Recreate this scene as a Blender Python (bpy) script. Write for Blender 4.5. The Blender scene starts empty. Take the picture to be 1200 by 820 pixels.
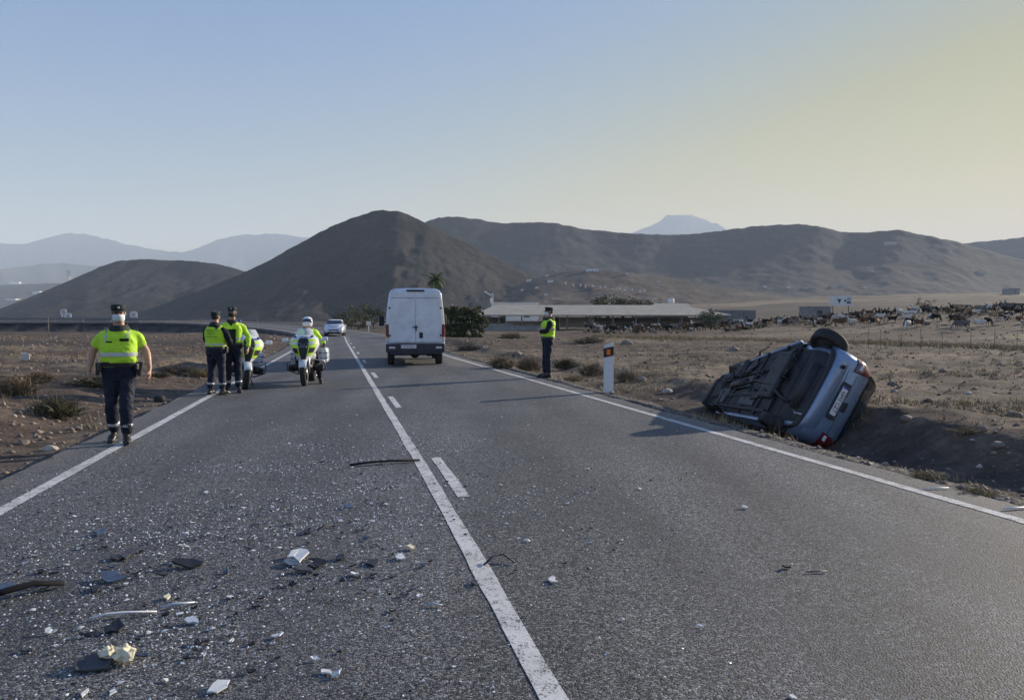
import bpy, bmesh, math, random
import numpy as np
from mathutils import Vector, Matrix, Euler
from mathutils.bvhtree import BVHTree

R = math.radians
scene = bpy.context.scene
COL = scene.collection

# ------------------------------------------------------------ camera, sky, sun, exposure
CAM_H = 1.6
PITCH = R(2.354)
FPX = 900.0
cam_d = bpy.data.cameras.new('camera')
cam_d.sensor_width = 36.0
cam_d.lens = 27.0
cam_d.clip_start = 0.05
cam_d.clip_end = 30000
cam = bpy.data.objects.new('camera', cam_d)
COL.objects.link(cam)
cam.location = (0, 0, CAM_H)
cam.rotation_euler = (math.pi / 2 - PITCH, 0, 0)
scene.camera = cam

SUN_AZ = R(54.0)      # clockwise from the viewing direction (+Y)
SUN_EL = R(17.5)
world = bpy.data.worlds.new('World')
scene.world = world
world.use_nodes = True
wn = world.node_tree
wn.nodes.clear()
sky = wn.nodes.new('ShaderNodeTexSky')
sky.sky_type = 'NISHITA'
sky.sun_disc = False
sky.sun_elevation = SUN_EL
sky.sun_rotation = SUN_AZ
sky.air_density = 1.3
sky.dust_density = 0.05
sky.ozone_density = 3.0
bgd = wn.nodes.new('ShaderNodeBackground')
bgd.inputs['Strength'].default_value = 0.075
wo = wn.nodes.new('ShaderNodeOutputWorld')
# a low sun in dusty air: the sky warms towards the horizon, more so towards the sun
geo = wn.nodes.new('ShaderNodeTexCoord')
def wmath(op, a, b=0.0):
    n = wn.nodes.new('ShaderNodeMath'); n.operation = op
    for i, q in ((0, a), (1, b)):
        if isinstance(q, bpy.types.NodeSocket): wn.links.new(q, n.inputs[i])
        else: n.inputs[i].default_value = q
    return n.outputs[0]
sep = wn.nodes.new('ShaderNodeSeparateXYZ'); wn.links.new(geo.outputs['Generated'], sep.inputs[0])
elev = wmath('MAXIMUM', sep.outputs[2], 0.0)
low = wmath('EXPONENT', wmath('MULTIPLY', elev, -2.4))
tow = wmath('ADD', wmath('MULTIPLY', sep.outputs[0], math.sin(SUN_AZ)), wmath('MULTIPLY', sep.outputs[1], math.cos(SUN_AZ)))
tow = wmath('MULTIPLY', wmath('ADD', tow, 1.0), 0.5)
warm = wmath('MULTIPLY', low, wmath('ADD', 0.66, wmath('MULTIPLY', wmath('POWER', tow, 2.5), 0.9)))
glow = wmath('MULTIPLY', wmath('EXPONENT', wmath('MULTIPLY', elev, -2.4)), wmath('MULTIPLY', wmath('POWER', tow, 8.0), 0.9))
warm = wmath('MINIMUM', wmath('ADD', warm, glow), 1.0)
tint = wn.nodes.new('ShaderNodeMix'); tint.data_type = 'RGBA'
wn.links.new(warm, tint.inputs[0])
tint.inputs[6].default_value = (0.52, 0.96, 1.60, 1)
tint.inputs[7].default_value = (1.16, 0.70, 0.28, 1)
skm = wn.nodes.new('ShaderNodeMix'); skm.data_type = 'RGBA'; skm.blend_type = 'MULTIPLY'
skm.inputs[0].default_value = 1.0
peach = wmath('MULTIPLY', wmath('EXPONENT', wmath('MULTIPLY', elev, -3.2)), wmath('MULTIPLY', wmath('POWER', tow, 7.0), 1.0))
tint2 = wn.nodes.new('ShaderNodeMix'); tint2.data_type = 'RGBA'
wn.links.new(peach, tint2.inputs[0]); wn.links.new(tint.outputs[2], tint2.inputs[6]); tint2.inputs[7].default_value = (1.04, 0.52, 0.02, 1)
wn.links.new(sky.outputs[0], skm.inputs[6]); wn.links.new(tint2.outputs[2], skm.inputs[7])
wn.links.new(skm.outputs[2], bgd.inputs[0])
wn.links.new(bgd.outputs[0], wo.inputs[0])

sun_d = bpy.data.lights.new('sun', 'SUN')
sun_d.energy = 5.0
sun_d.angle = R(0.53)
sun_d.color = (1.0, 0.88, 0.72)
sun = bpy.data.objects.new('sun', sun_d)
COL.objects.link(sun)
SUN_DIR = Vector((math.sin(SUN_AZ) * math.cos(SUN_EL), math.cos(SUN_AZ) * math.cos(SUN_EL), math.sin(SUN_EL)))
sun.rotation_euler = SUN_DIR.to_track_quat('Z', 'Y').to_euler()

scene.view_settings.view_transform = 'Standard'
scene.view_settings.look = 'None'
scene.view_settings.exposure = 0.92
scene.view_settings.gamma = 1.0
scene.view_settings.use_curve_mapping = False
scene.render.engine = 'CYCLES'
scene.cycles.max_bounces = 6
scene.cycles.volume_bounces = 2
scene.cycles.transparent_max_bounces = 8

# ------------------------------------------------------------ helpers
def ray(px, py):
    x = (px - 600.0) / FPX
    yv = (410.0 - py) / FPX
    f = Vector((0, math.cos(PITCH), -math.sin(PITCH)))
    up = Vector((0, math.sin(PITCH), math.cos(PITCH)))
    return f + Vector((x, 0, 0)) + up * yv

def at(px, py, z=0.0):
    d = ray(px, py)
    t = (z - CAM_H) / d.z
    return Vector((0, 0, CAM_H)) + d * t

def atd(px, py, y):
    d = ray(px, py)
    return Vector((0, 0, CAM_H)) + d * (y / d.y)

def tag(o, label=None, cat=None, group=None, kind=None):
    if label: o['label'] = label
    if cat: o['category'] = cat
    if group: o['group'] = group
    if kind: o['kind'] = kind
    return o

def link(name, me, parent=None, label=None, cat=None, group=None, kind=None):
    o = bpy.data.objects.new(name, me)
    COL.objects.link(o)
    if parent is not None: o.parent = parent
    return tag(o, label, cat, group, kind)

def empty(name, loc=(0, 0, 0), rz=0.0, label=None, cat=None, group=None):
    o = link(name, None, None, label, cat, group)
    o.empty_display_size = 0.1
    o.location = loc
    o.rotation_euler = (0, 0, rz)
    return o

def copy_tree(o, parent=None, top=True):
    c = o.copy()
    COL.objects.link(c)
    if parent is not None: c.parent = parent
    for ch in list(o.children):
        copy_tree(ch, c, False)
    return c

class MB:
    """collects shapes into one mesh"""
    def __init__(self, M=None):
        self.v = []; self.f = []; self.m = []; self.s = []
        self.M = M
    def add(self, vs, fs, mat=0, smooth=False):
        n = len(self.v)
        if self.M is not None:
            vs = [self.M @ Vector(p) for p in vs]
        self.v.extend([tuple(p) for p in vs])
        for f in fs:
            self.f.append([i + n for i in f]); self.m.append(mat); self.s.append(smooth)
        return self
    def box(self, c, s, rot=None, bev=0.0, mat=0, seg=1, smooth=False):
        bm = bmesh.new()
        bmesh.ops.create_cube(bm, size=1.0)
        for v in bm.verts: v.co = Vector((v.co.x * s[0], v.co.y * s[1], v.co.z * s[2]))
        if bev > 0:
            bmesh.ops.bevel(bm, geom=bm.edges[:], offset=bev, segments=seg, affect='EDGES', profile=0.5)
        Mx = Matrix.Translation(Vector(c)) @ (rot.to_4x4() if rot is not None else Matrix.Identity(4))
        bm.verts.index_update()
        vs = [Mx @ v.co for v in bm.verts]
        fs = [[v.index for v in f.verts] for f in bm.faces]
        bm.free()
        return self.add(vs, fs, mat, smooth)
    def loft(self, rings, cap=True, closed=True, smooth=True, mat=0):
        n = len(rings[0]); vs = []; fs = []
        for r in rings: vs.extend(r)
        for k in range(len(rings) - 1):
            for i in range(n if closed else n - 1):
                j = (i + 1) % n
                fs.append([k * n + i, k * n + j, (k + 1) * n + j, (k + 1) * n + i])
        if cap:
            fs.append(list(range(n))[::-1])
            fs.append([(len(rings) - 1) * n + i for i in range(n)])
        return self.add(vs, fs, mat, smooth)
    def tube(self, pts, r, n=8, cap=True, smooth=True, mat=0, ref=(0, 0, 1)):
        pts = [Vector(p) for p in pts]
        rings = []
        ref = Vector(ref)
        side = None
        for i, p in enumerate(pts):
            a = pts[max(i - 1, 0)]; b = pts[min(i + 1, len(pts) - 1)]
            t = (b - a).normalized()
            if side is None:
                side = t.cross(ref)
                if side.length < 1e-3: side = t.cross(Vector((1, 0, 0)))
            else:
                side = side - t * side.dot(t)
            side.normalize()
            w = side.cross(t).normalized()
            rr = r[i] if isinstance(r, (list, tuple)) else r
            rx, ry = rr if isinstance(rr, (list, tuple)) else (rr, rr)
            rings.append([p + side * (rx * math.cos(2 * math.pi * k / n)) + w * (ry * math.sin(2 * math.pi * k / n)) for k in range(n)])
        return self.loft(rings, cap, True, smooth, mat)
    def cyl(self, p0, p1, r0, r1=None, n=12, smooth=True, mat=0):
        return self.tube([p0, p1], [r0, r0 if r1 is None else r1], n, True, smooth, mat)
    def ell(self, c, r, nu=12, nv=8, rot=None, mat=0):
        c = Vector(c); rings = []
        for k in range(nv + 1):
            ph = -math.pi / 2 + math.pi * k / nv
            cr = max(math.cos(ph), 0.02)
            ring = []
            for i in range(nu):
                a = 2 * math.pi * i / nu
                p = Vector((r[0] * cr * math.cos(a), r[1] * cr * math.sin(a), r[2] * math.sin(ph)))
                if rot is not None: p = rot @ p
                ring.append(c + p)
            rings.append(ring)
        return self.loft(rings, True, True, True, mat)
    def prism(self, poly, d0, d1, fn, mat=0, smooth=False):
        """poly of 2d points extruded between d0 and d1, fn(a,b,d) -> point"""
        n = len(poly)
        vs = [fn(a, b, d0) for a, b in poly] + [fn(a, b, d1) for a, b in poly]
        fs = [[i, (i + 1) % n, n + (i + 1) % n, n + i] for i in range(n)]
        fs += [list(range(n))[::-1], list(range(n, 2 * n))]
        return self.add(vs, fs, mat, smooth)
    def torus(self, c, R0, r, axis=(1, 0, 0), n=28, m=10, mat=0, flat=1.0):
        c = Vector(c); ax = Vector(axis).normalized()
        u = ax.orthogonal().normalized(); w = ax.cross(u)
        vs = []; fs = []
        for i in range(n):
            a = 2 * math.pi * i / n
            d = u * math.cos(a) + w * math.sin(a)
            for k in range(m):
                b = 2 * math.pi * k / m
                vs.append(c + d * (R0 + r * math.cos(b)) + ax * (r * flat * math.sin(b)))
        for i in range(n):
            for k in range(m):
                j = (i + 1) % n; l = (k + 1) % m
                fs.append([i * m + k, j * m + k, j * m + l, i * m + l])
        return self.add(vs, fs, mat, True)
    def mesh(self, name, mats):
        me = bpy.data.meshes.new(name)
        me.from_pydata(self.v, [], self.f)
        for m in (mats if isinstance(mats, (list, tuple)) else [mats]): me.materials.append(m)
        me.polygons.foreach_set('material_index', self.m)
        me.polygons.foreach_set('use_smooth', self.s)
        bm = bmesh.new(); bm.from_mesh(me)
        bmesh.ops.recalc_face_normals(bm, faces=bm.faces[:])
        bm.to_mesh(me); bm.free()
        me.update()
        return me
    def build(self, name, mats, parent=None, label=None, cat=None, group=None, kind=None):
        return link(name, self.mesh(name, mats), parent, label, cat, group, kind)
    def deform(self, fn):
        self.v = [tuple(fn(Vector(p))) for p in self.v]
        return self

def fused(mb, name, mat, voxel=0.008, smooth=4, parent=None, disp=None, **kw):
    """union of closed lofts remeshed into one continuous skin"""
    me = bpy.data.meshes.new('raw')
    me.from_pydata(mb.v, [], mb.f)
    o = bpy.data.objects.new('raw', me)
    COL.objects.link(o)
    m = o.modifiers.new('r', 'REMESH'); m.mode = 'VOXEL'; m.voxel_size = voxel; m.use_smooth_shade = True
    if smooth:
        s = o.modifiers.new('s', 'SMOOTH'); s.factor = 0.5; s.iterations = smooth
    dg = bpy.context.evaluated_depsgraph_get()
    out = bpy.data.meshes.new_from_object(o.evaluated_get(dg))
    bpy.data.objects.remove(o)
    bpy.data.meshes.remove(me)
    out.name = name
    out.materials.clear(); out.materials.append(mat)
    if disp:
        n = len(out.vertices)
        co = np.empty(n * 3); out.vertices.foreach_get('co', co); co = co.reshape(-1, 3)
        no = np.empty(n * 3); out.vertices.foreach_get('normal', no); no = no.reshape(-1, 3)
        amp, sc, sd = disp
        w = fbm(co[:, 0] * sc + co[:, 1] * sc * 0.7, co[:, 2] * sc * 1.4 - co[:, 1] * sc, sd, 3) - 0.5
        co = co + no * (w * amp * 2)[:, None]
        out.vertices.foreach_set('co', co.ravel()); out.update()
    return link(name, out, parent, **kw)

# numpy noise
def _h(ix, iy, seed):
    n = (ix.astype(np.int64) * 374761393 + iy.astype(np.int64) * 668265263 + seed * 974711) & 0xFFFFFFFF
    n = ((n ^ (n >> 13)) * 1274126177) & 0xFFFFFFFF
    n = (n ^ (n >> 16)) & 0xFFFFFF
    return n / float(0xFFFFFF)

def vnoise(x, y, seed=0):
    x = np.asarray(x, float); y = np.asarray(y, float)
    ix = np.floor(x); iy = np.floor(y)
    fx = x - ix; fy = y - iy
    fx = fx * fx * (3 - 2 * fx); fy = fy * fy * (3 - 2 * fy)
    a = _h(ix, iy, seed); b = _h(ix + 1, iy, seed); c = _h(ix, iy + 1, seed); d = _h(ix + 1, iy + 1, seed)
    return (a * (1 - fx) + b * fx) * (1 - fy) + (c * (1 - fx) + d * fx) * fy

def fbm(x, y, seed=0, octv=4):
    t = 0; a = 0.5; s = 0
    for k in range(octv):
        t = t + a * vnoise(np.asarray(x) * 2 ** k, np.asarray(y) * 2 ** k, seed + k * 17)
        s += a; a *= 0.5
    return t / s

def sstep(a, b, x):
    t = np.clip((np.asarray(x, float) - a) / (b - a), 0, 1)
    return t * t * (3 - 2 * t)

def grid_mesh(name, X, Y, Z, mats, smooth=True):
    nr, nc = X.shape
    me = bpy.data.meshes.new(name)
    me.vertices.add(nr * nc)
    me.vertices.foreach_set('co', np.stack([X, Y, Z], -1).ravel())
    idx = np.arange(nr * nc).reshape(nr, nc)
    q = np.stack([idx[:-1, :-1], idx[:-1, 1:], idx[1:, 1:], idx[1:, :-1]], -1).reshape(-1, 4)
    me.loops.add(q.size); me.loops.foreach_set('vertex_index', q.ravel().astype(np.int32))
    me.polygons.add(len(q))
    me.polygons.foreach_set('loop_start', np.arange(0, q.size, 4, dtype=np.int32))
    me.polygons.foreach_set('use_smooth', np.full(len(q), smooth))
    me.update(calc_edges=True)
    for m in (mats if isinstance(mats, (list, tuple)) else [mats]): me.materials.append(m)
    return me

def fattr(me, name, arr):
    a = me.attributes.new(name, 'FLOAT', 'POINT')
    a.data.foreach_set('value', np.asarray(arr, np.float32).ravel())

# ------------------------------------------------------------ materials
MATS = {}
def NT(name):
    m = bpy.data.materials.new(name); m.use_nodes = True
    nt = m.node_tree
    b = nt.nodes['Principled BSDF']
    return m, nt, b

def node(nt, typ, ins=None, **attrs):
    n = nt.nodes.new(typ)
    for k, v in attrs.items(): setattr(n, k, v)
    for k, v in (ins or {}).items():
        if hasattr(v, 'is_output') or isinstance(v, bpy.types.NodeSocket): nt.links.new(v, n.inputs[k])
        else: n.inputs[k].default_value = v
    return n

def ramp(nt, fac, stops, interp='LINEAR'):
    n = nt.nodes.new('ShaderNodeValToRGB')
    n.color_ramp.interpolation = interp
    el = n.color_ramp.elements
    while len(el) < len(stops): el.new(0.5)
    for e, (p, c) in zip(el, stops):
        e.position = p
        e.color = (c, c, c, 1) if not isinstance(c, (tuple, list)) else (*c[:3], 1)
    nt.links.new(fac, n.inputs[0])
    return n.outputs[0]

def mixc(nt, fac, a, b, typ='MIX'):
    n = nt.nodes.new('ShaderNodeMix'); n.data_type = 'RGBA'; n.blend_type = typ
    for i, s in ((0, fac), (6, a), (7, b)):
        if isinstance(s, bpy.types.NodeSocket): nt.links.new(s, n.inputs[i])
        elif isinstance(s, (tuple, list)): n.inputs[i].default_value = (*s[:3], 1)
        else: n.inputs[i].default_value = s
    return n.outputs[2]

def math_(nt, op, a, b=0.0):
    n = nt.nodes.new('ShaderNodeMath'); n.operation = op
    for i, s in ((0, a), (1, b)):
        if isinstance(s, bpy.types.NodeSocket): nt.links.new(s, n.inputs[i])
        else: n.inputs[i].default_value = s
    return n.outputs[0]

def tc(nt):
    return nt.nodes.new('ShaderNodeTexCoord').outputs['Object']

def noise(nt, vec, scale, detail=4, rough=0.55):
    n = node(nt, 'ShaderNodeTexNoise', {'Scale': scale, 'Detail': detail, 'Roughness': rough})
    if vec is not None: nt.links.new(vec, n.inputs['Vector'])
    return n.outputs['Fac']

def bump(nt, b, h, strength=0.3, dist=0.01):
    n = node(nt, 'ShaderNodeBump', {'Strength': strength, 'Distance': dist})
    nt.links.new(h, n.inputs['Height'])
    nt.links.new(n.outputs[0], b.inputs['Normal'])

def pm(name, col, rough=0.5, metal=0.0, var=0.15, scale=8.0, bmp=0.0, bscale=60.0, coat=0.0, dirt=0.0, spec=0.5, alpha=1.0, sheen=0.0):
    """plain surface with procedural colour variation, roughness breakup, dust and fine relief"""
    if name in MATS: return MATS[name]
    m, nt, b = NT(name)
    v = tc(nt)
    n1 = noise(nt, v, scale, 5)
    c0 = tuple(max(0, c * (1 - var)) for c in col); c1 = tuple(min(1, c * (1 + var)) for c in col)
    c = ramp(nt, n1, [(0.3, c0), (0.7, c1)])
    if dirt > 0:
        d = noise(nt, v, scale * 0.6 + 1.3, 6, 0.65)
        dm = ramp(nt, d, [(0.45, 0.0), (0.75, dirt)])
        c = mixc(nt, dm, c, (0.16, 0.12, 0.085))
    nt.links.new(c, b.inputs['Base Color'])
    r = ramp(nt, noise(nt, v, scale * 2.3, 4), [(0.3, max(0.02, rough - 0.08)), (0.7, min(1, rough + 0.1))])
    nt.links.new(r, b.inputs['Roughness'])
    b.inputs['Metallic'].default_value = metal
    b.inputs['Specular IOR Level'].default_value = spec
    b.inputs['Coat Weight'].default_value = coat
    b.inputs['Coat Roughness'].default_value = 0.06
    if sheen: b.inputs['Sheen Weight'].default_value = sheen
    if bmp > 0: bump(nt, b, noise(nt, v, bscale, 3), bmp, 0.006)
    MATS[name] = m
    return m

def glass(name, col=(0.03, 0.04, 0.05), rough=0.04):
    if name in MATS: return MATS[name]
    m, nt, b = NT(name)
    v = tc(nt)
    d = ramp(nt, noise(nt, v, 3.0, 5), [(0.4, rough), (0.8, rough + 0.14)])
    nt.links.new(d, b.inputs['Roughness'])
    c = ramp(nt, noise(nt, v, 2.0, 3), [(0.3, col), (0.8, tuple(k * 1.6 for k in col))])
    nt.links.new(c, b.inputs['Base Color'])
    b.inputs['Specular IOR Level'].default_value = 0.8
    MATS[name] = m
    return m

# ------------------------------------------------------------ the road's own coordinates
HEAD = R(12.7)
TV = np.array([-math.sin(HEAD), math.cos(HEAD)])
NV = np.array([math.cos(HEAD), math.sin(HEAD)])
S_BEND, R_BEND, A_BEND = 66.0, 40.0, R(71)
def road_path():
    s = np.concatenate([np.arange(-60, S_BEND, 2.0), np.arange(S_BEND, S_BEND + R_BEND * A_BEND + 200, 1.5)])
    P = np.zeros((len(s), 2)); H = np.zeros(len(s))
    for i, si in enumerate(s):
        if si <= S_BEND:
            P[i] = TV * si; H[i] = HEAD
        else:
            a = min((si - S_BEND) / R_BEND, A_BEND)
            p0 = TV * S_BEND
            p = p0 + TV * R_BEND * math.sin(a) - NV * R_BEND * (1 - math.cos(a))
            h = HEAD + a
            rest = si - S_BEND - R_BEND * A_BEND
            if rest > 0: p = p + np.array([-math.sin(h), math.cos(h)]) * rest
            P[i] = p; H[i] = h
    Z = 1.15 * sstep(S_BEND, S_BEND + 45, s)
    return s, P, H, Z
RS, RP, RH, RZ = road_path()

def road_uv(x, y):
    x = np.asarray(x, float).ravel(); y = np.asarray(y, float).ravel()
    bu = np.full(x.shape, 1e9); bs = np.zeros(x.shape); bz = np.zeros(x.shape); bd = np.full(x.shape, 1e18)
    for i in range(len(RS) - 1):
        a = RP[i]; d = RP[i + 1] - a; L = math.hypot(*d); t = d / L
        rx = x - a[0]; ry = y - a[1]
        k = np.clip(rx * t[0] + ry * t[1], 0, L)
        ex = rx - t[0] * k; ey = ry - t[1] * k
        dd = ex * ex + ey * ey
        better = dd < bd
        bd = np.where(better, dd, bd)
        u = np.sign(rx * t[1] - ry * t[0]) * np.sqrt(dd)
        bu = np.where(better, u, bu)
        bs = np.where(better, RS[i] + k, bs)
        bz = np.where(better, RZ[i] + (RZ[i + 1] - RZ[i]) * k / L, bz)
    return bu, bs, bz

def uL(s): return np.interp(s, [7, 38], [-2.76, -2.28])
def uR(s): return np.interp(s, [5, 32], [5.25, 4.5])
def uC(s): return np.interp(s, [8, 54], [0.87, 0.5])
EDGE_L, EDGE_R = 0.55, 0.42

def road_pt(s, u):
    x = np.interp(s, RS, RP[:, 0]); y = np.interp(s, RS, RP[:, 1]); h = np.interp(s, RS, RH)
    return x + np.cos(h) * u, y + np.sin(h) * u, np.interp(s, RS, RZ)

def ground_parts(x, y):
    x = np.asarray(x, float); y = np.asarray(y, float); shp = x.shape
    x = x.ravel(); y = y.ravel()
    r = np.hypot(x, y); az = np.degrees(np.arctan2(x, y))
    near = r < 330
    u = np.full(x.shape, 999.0); s = np.zeros(x.shape); zr = np.zeros(x.shape)
    if near.any():
        a, b, c = road_uv(x[near], y[near]); u[near] = a; s[near] = b; zr[near] = c
    dl = (uL(s) - EDGE_L) - u
    dr = u - (uR(s) + EDGE_R)
    dout = np.maximum(dl, dr)
    # open field
    f = (fbm(x * 0.35, y * 0.35, 3, 4) - 0.5) * 0.22 + (fbm(x * 1.7, y * 1.7, 9, 4) - 0.5) * 0.20 * (r < 60) + (fbm(x * 0.05, y * 0.05, 5, 3) - 0.5) * 0.5
    k = sstep(0.2, 4.0, dout)
    f = -0.11 + 0.06 * k + f * (0.3 + 0.7 * k)
    # the pasture rises to the right, the plain rises slowly to the hills on the right
    f = f + 2.7 * sstep(58, 112, r) * sstep(9, 33, az) * (1 - sstep(120, 170, az))
    rise = np.interp(az, [-180, -40, -12, 6, 20, 60, 180], [0, 0, 0, 9, 15, 17, 0])
    f = f + rise * sstep(150, 640, r) + (fbm(x * 0.008, y * 0.008, 21, 4) - 0.5) * 7 * sstep(180, 600, r)
    f = f - 2.0 * sstep(170, 500, r) * (1 - sstep(-14, 2, az))
    # roadside bank of loose dirt on the left
    f = f + 0.16 * np.exp(-((dl - 2.4) / 1.1) ** 2) * (0.4 + 1.2 * fbm(x * 0.5, y * 0.5, 33, 2))
    # ditch on the right
    dep = 0.18 + 0.34 * np.exp(-((s - 10.2) / 3.6) ** 2) * (s > -100)
    dep = np.where(s < 4.5, dep * (0.6 + 0.4 * fbm(x, y, 41, 2)), dep)
    ditch = dep * sstep(0.28, 1.1, dr) * (1 - sstep(2.3, 3.5, dr))
    lip = 0.16 * np.exp(-((dr - 4.0) / 0.9) ** 2) * np.exp(-((s - 9.5) / 5.5) ** 2)
    f = f - ditch + lip + 0.1 * (1 - sstep(0.2, 0.9, dr)) * (dr > -0.5)
    bank = zr - 0.10 - 0.55 * np.maximum(dout, 0)
    z = np.where(zr > 0.02, np.maximum(f, bank), f)
    inside = dout < 0
    z = np.where(inside, zr - 0.17, z)
    z = np.where((dout >= 0) & (dout < 0.06) & (dr < dl), zr - 0.17, z)
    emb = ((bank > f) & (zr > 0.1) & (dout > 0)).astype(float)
    return z.reshape(shp), dict(dl=dl.reshape(shp), dr=dr.reshape(shp), s=s.reshape(shp), emb=emb.reshape(shp), r=r.reshape(shp), az=az.reshape(shp), ditch=ditch.reshape(shp))

def gz(x, y):
    return float(ground_parts(np.array([x]), np.array([y]))[0][0])

def onroad(px, py, dz=0.0):
    p = at(px, py, dz); p.z = dz
    return p

# ------------------------------------------------------------ ground, hill, road materials
def mat_ground():
    m, nt, b = NT('dry_soil')
    v = tc(nt)
    big = noise(nt, v, 0.22, 6, 0.6)
    mid = noise(nt, v, 1.6, 6, 0.65)
    fine = noise(nt, v, 14.0, 5, 0.7)
    c = ramp(nt, mid, [(0.25, (0.042, 0.034, 0.028)), (0.46, (0.102, 0.080, 0.064)), (0.60, (0.162, 0.128, 0.098)), (0.8, (0.275, 0.22, 0.165))])
    c2 = ramp(nt, big, [(0.3, (0.55, 0.55, 0.58)), (0.7, (1.12, 1.05, 0.98))])
    c = mixc(nt, 1.0, c, c2, 'MULTIPLY')
    c3 = ramp(nt, fine, [(0.3, 0.6), (0.7, 1.3)])
    c = mixc(nt, 0.8, c, c3, 'MULTIPLY')
    grav = node(nt, 'ShaderNodeAttribute', attribute_name='gravel').outputs['Fac']
    vor = node(nt, 'ShaderNodeTexVoronoi', {'Scale': 38.0, 'Vector': v})
    gcol = ramp(nt, node(nt, 'ShaderNodeSeparateColor', {0: vor.outputs['Color']}).outputs[0], [(0.0, (0.045, 0.04, 0.037)), (0.6, (0.11, 0.095, 0.08)), (0.92, (0.22, 0.2, 0.17)), (1.0, (0.42, 0.4, 0.36))])
    c = mixc(nt, grav, c, gcol)
    gr = node(nt, 'ShaderNodeAttribute', attribute_name='drygrass').outputs['Fac']
    gm = math_(nt, 'MULTIPLY', gr, ramp(nt, noise(nt, v, 3.0, 5), [(0.35, 0.15), (0.6, 1.0)]))
    c = mixc(nt, gm, c, ramp(nt, fine, [(0.3, (0.2, 0.155, 0.10)), (0.7, (0.40, 0.32, 0.21))]))
    dk = node(nt, 'ShaderNodeAttribute', attribute_name='dark_soil').outputs['Fac']
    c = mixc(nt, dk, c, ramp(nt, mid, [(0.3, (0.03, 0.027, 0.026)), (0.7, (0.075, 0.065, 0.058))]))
    nt.links.new(c, b.inputs['Base Color'])
    b.inputs['Roughness'].default_value = 0.95
    b.inputs['Specular IOR Level'].default_value = 0.15
    h = math_(nt, 'ADD', math_(nt, 'MULTIPLY', mid, 0.6), math_(nt, 'MULTIPLY', fine, 0.4))
    bump(nt, b, h, 0.9, 0.09)
    return m

def mat_hill(name, c0, c1, c2, sc):
    m, nt, b = NT(name)
    v = tc(nt)
    n1 = noise(nt, v, sc, 8, 0.62)
    n2 = noise(nt, v, sc * 7, 5, 0.65)
    mp = node(nt, 'ShaderNodeMapping', {'Vector': v, 'Scale': (sc * 2.4, sc * 2.4, sc * 9)})
    n3 = noise(nt, mp.outputs[0], 1.0, 5, 0.6)
    c = ramp(nt, n1, [(0.3, c0), (0.55, c1), (0.78, c2)])
    c = mixc(nt, 0.65, c, ramp(nt, n2, [(0.32, 0.55), (0.7, 1.4)]), 'MULTIPLY')
    c = mixc(nt, 0.5, c, ramp(nt, n3, [(0.35, 0.7), (0.68, 1.35)]), 'MULTIPLY')
    n4 = noise(nt, v, max(sc * 40, .05), 4, 0.7)
    c = mixc(nt, 0.8, c, ramp(nt, n4, [(0.36, 0.45), (0.5, 1.0), (0.68, 1.6)]), 'MULTIPLY')
    nt.links.new(c, b.inputs['Base Color'])
    b.inputs['Roughness'].default_value = 0.97
    b.inputs['Specular IOR Level'].default_value = 0.1
    bump(nt, b, math_(nt, 'ADD', n2, math_(nt, 'MULTIPLY', n4, 0.35)), 0.9, 2.2)
    return m

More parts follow.
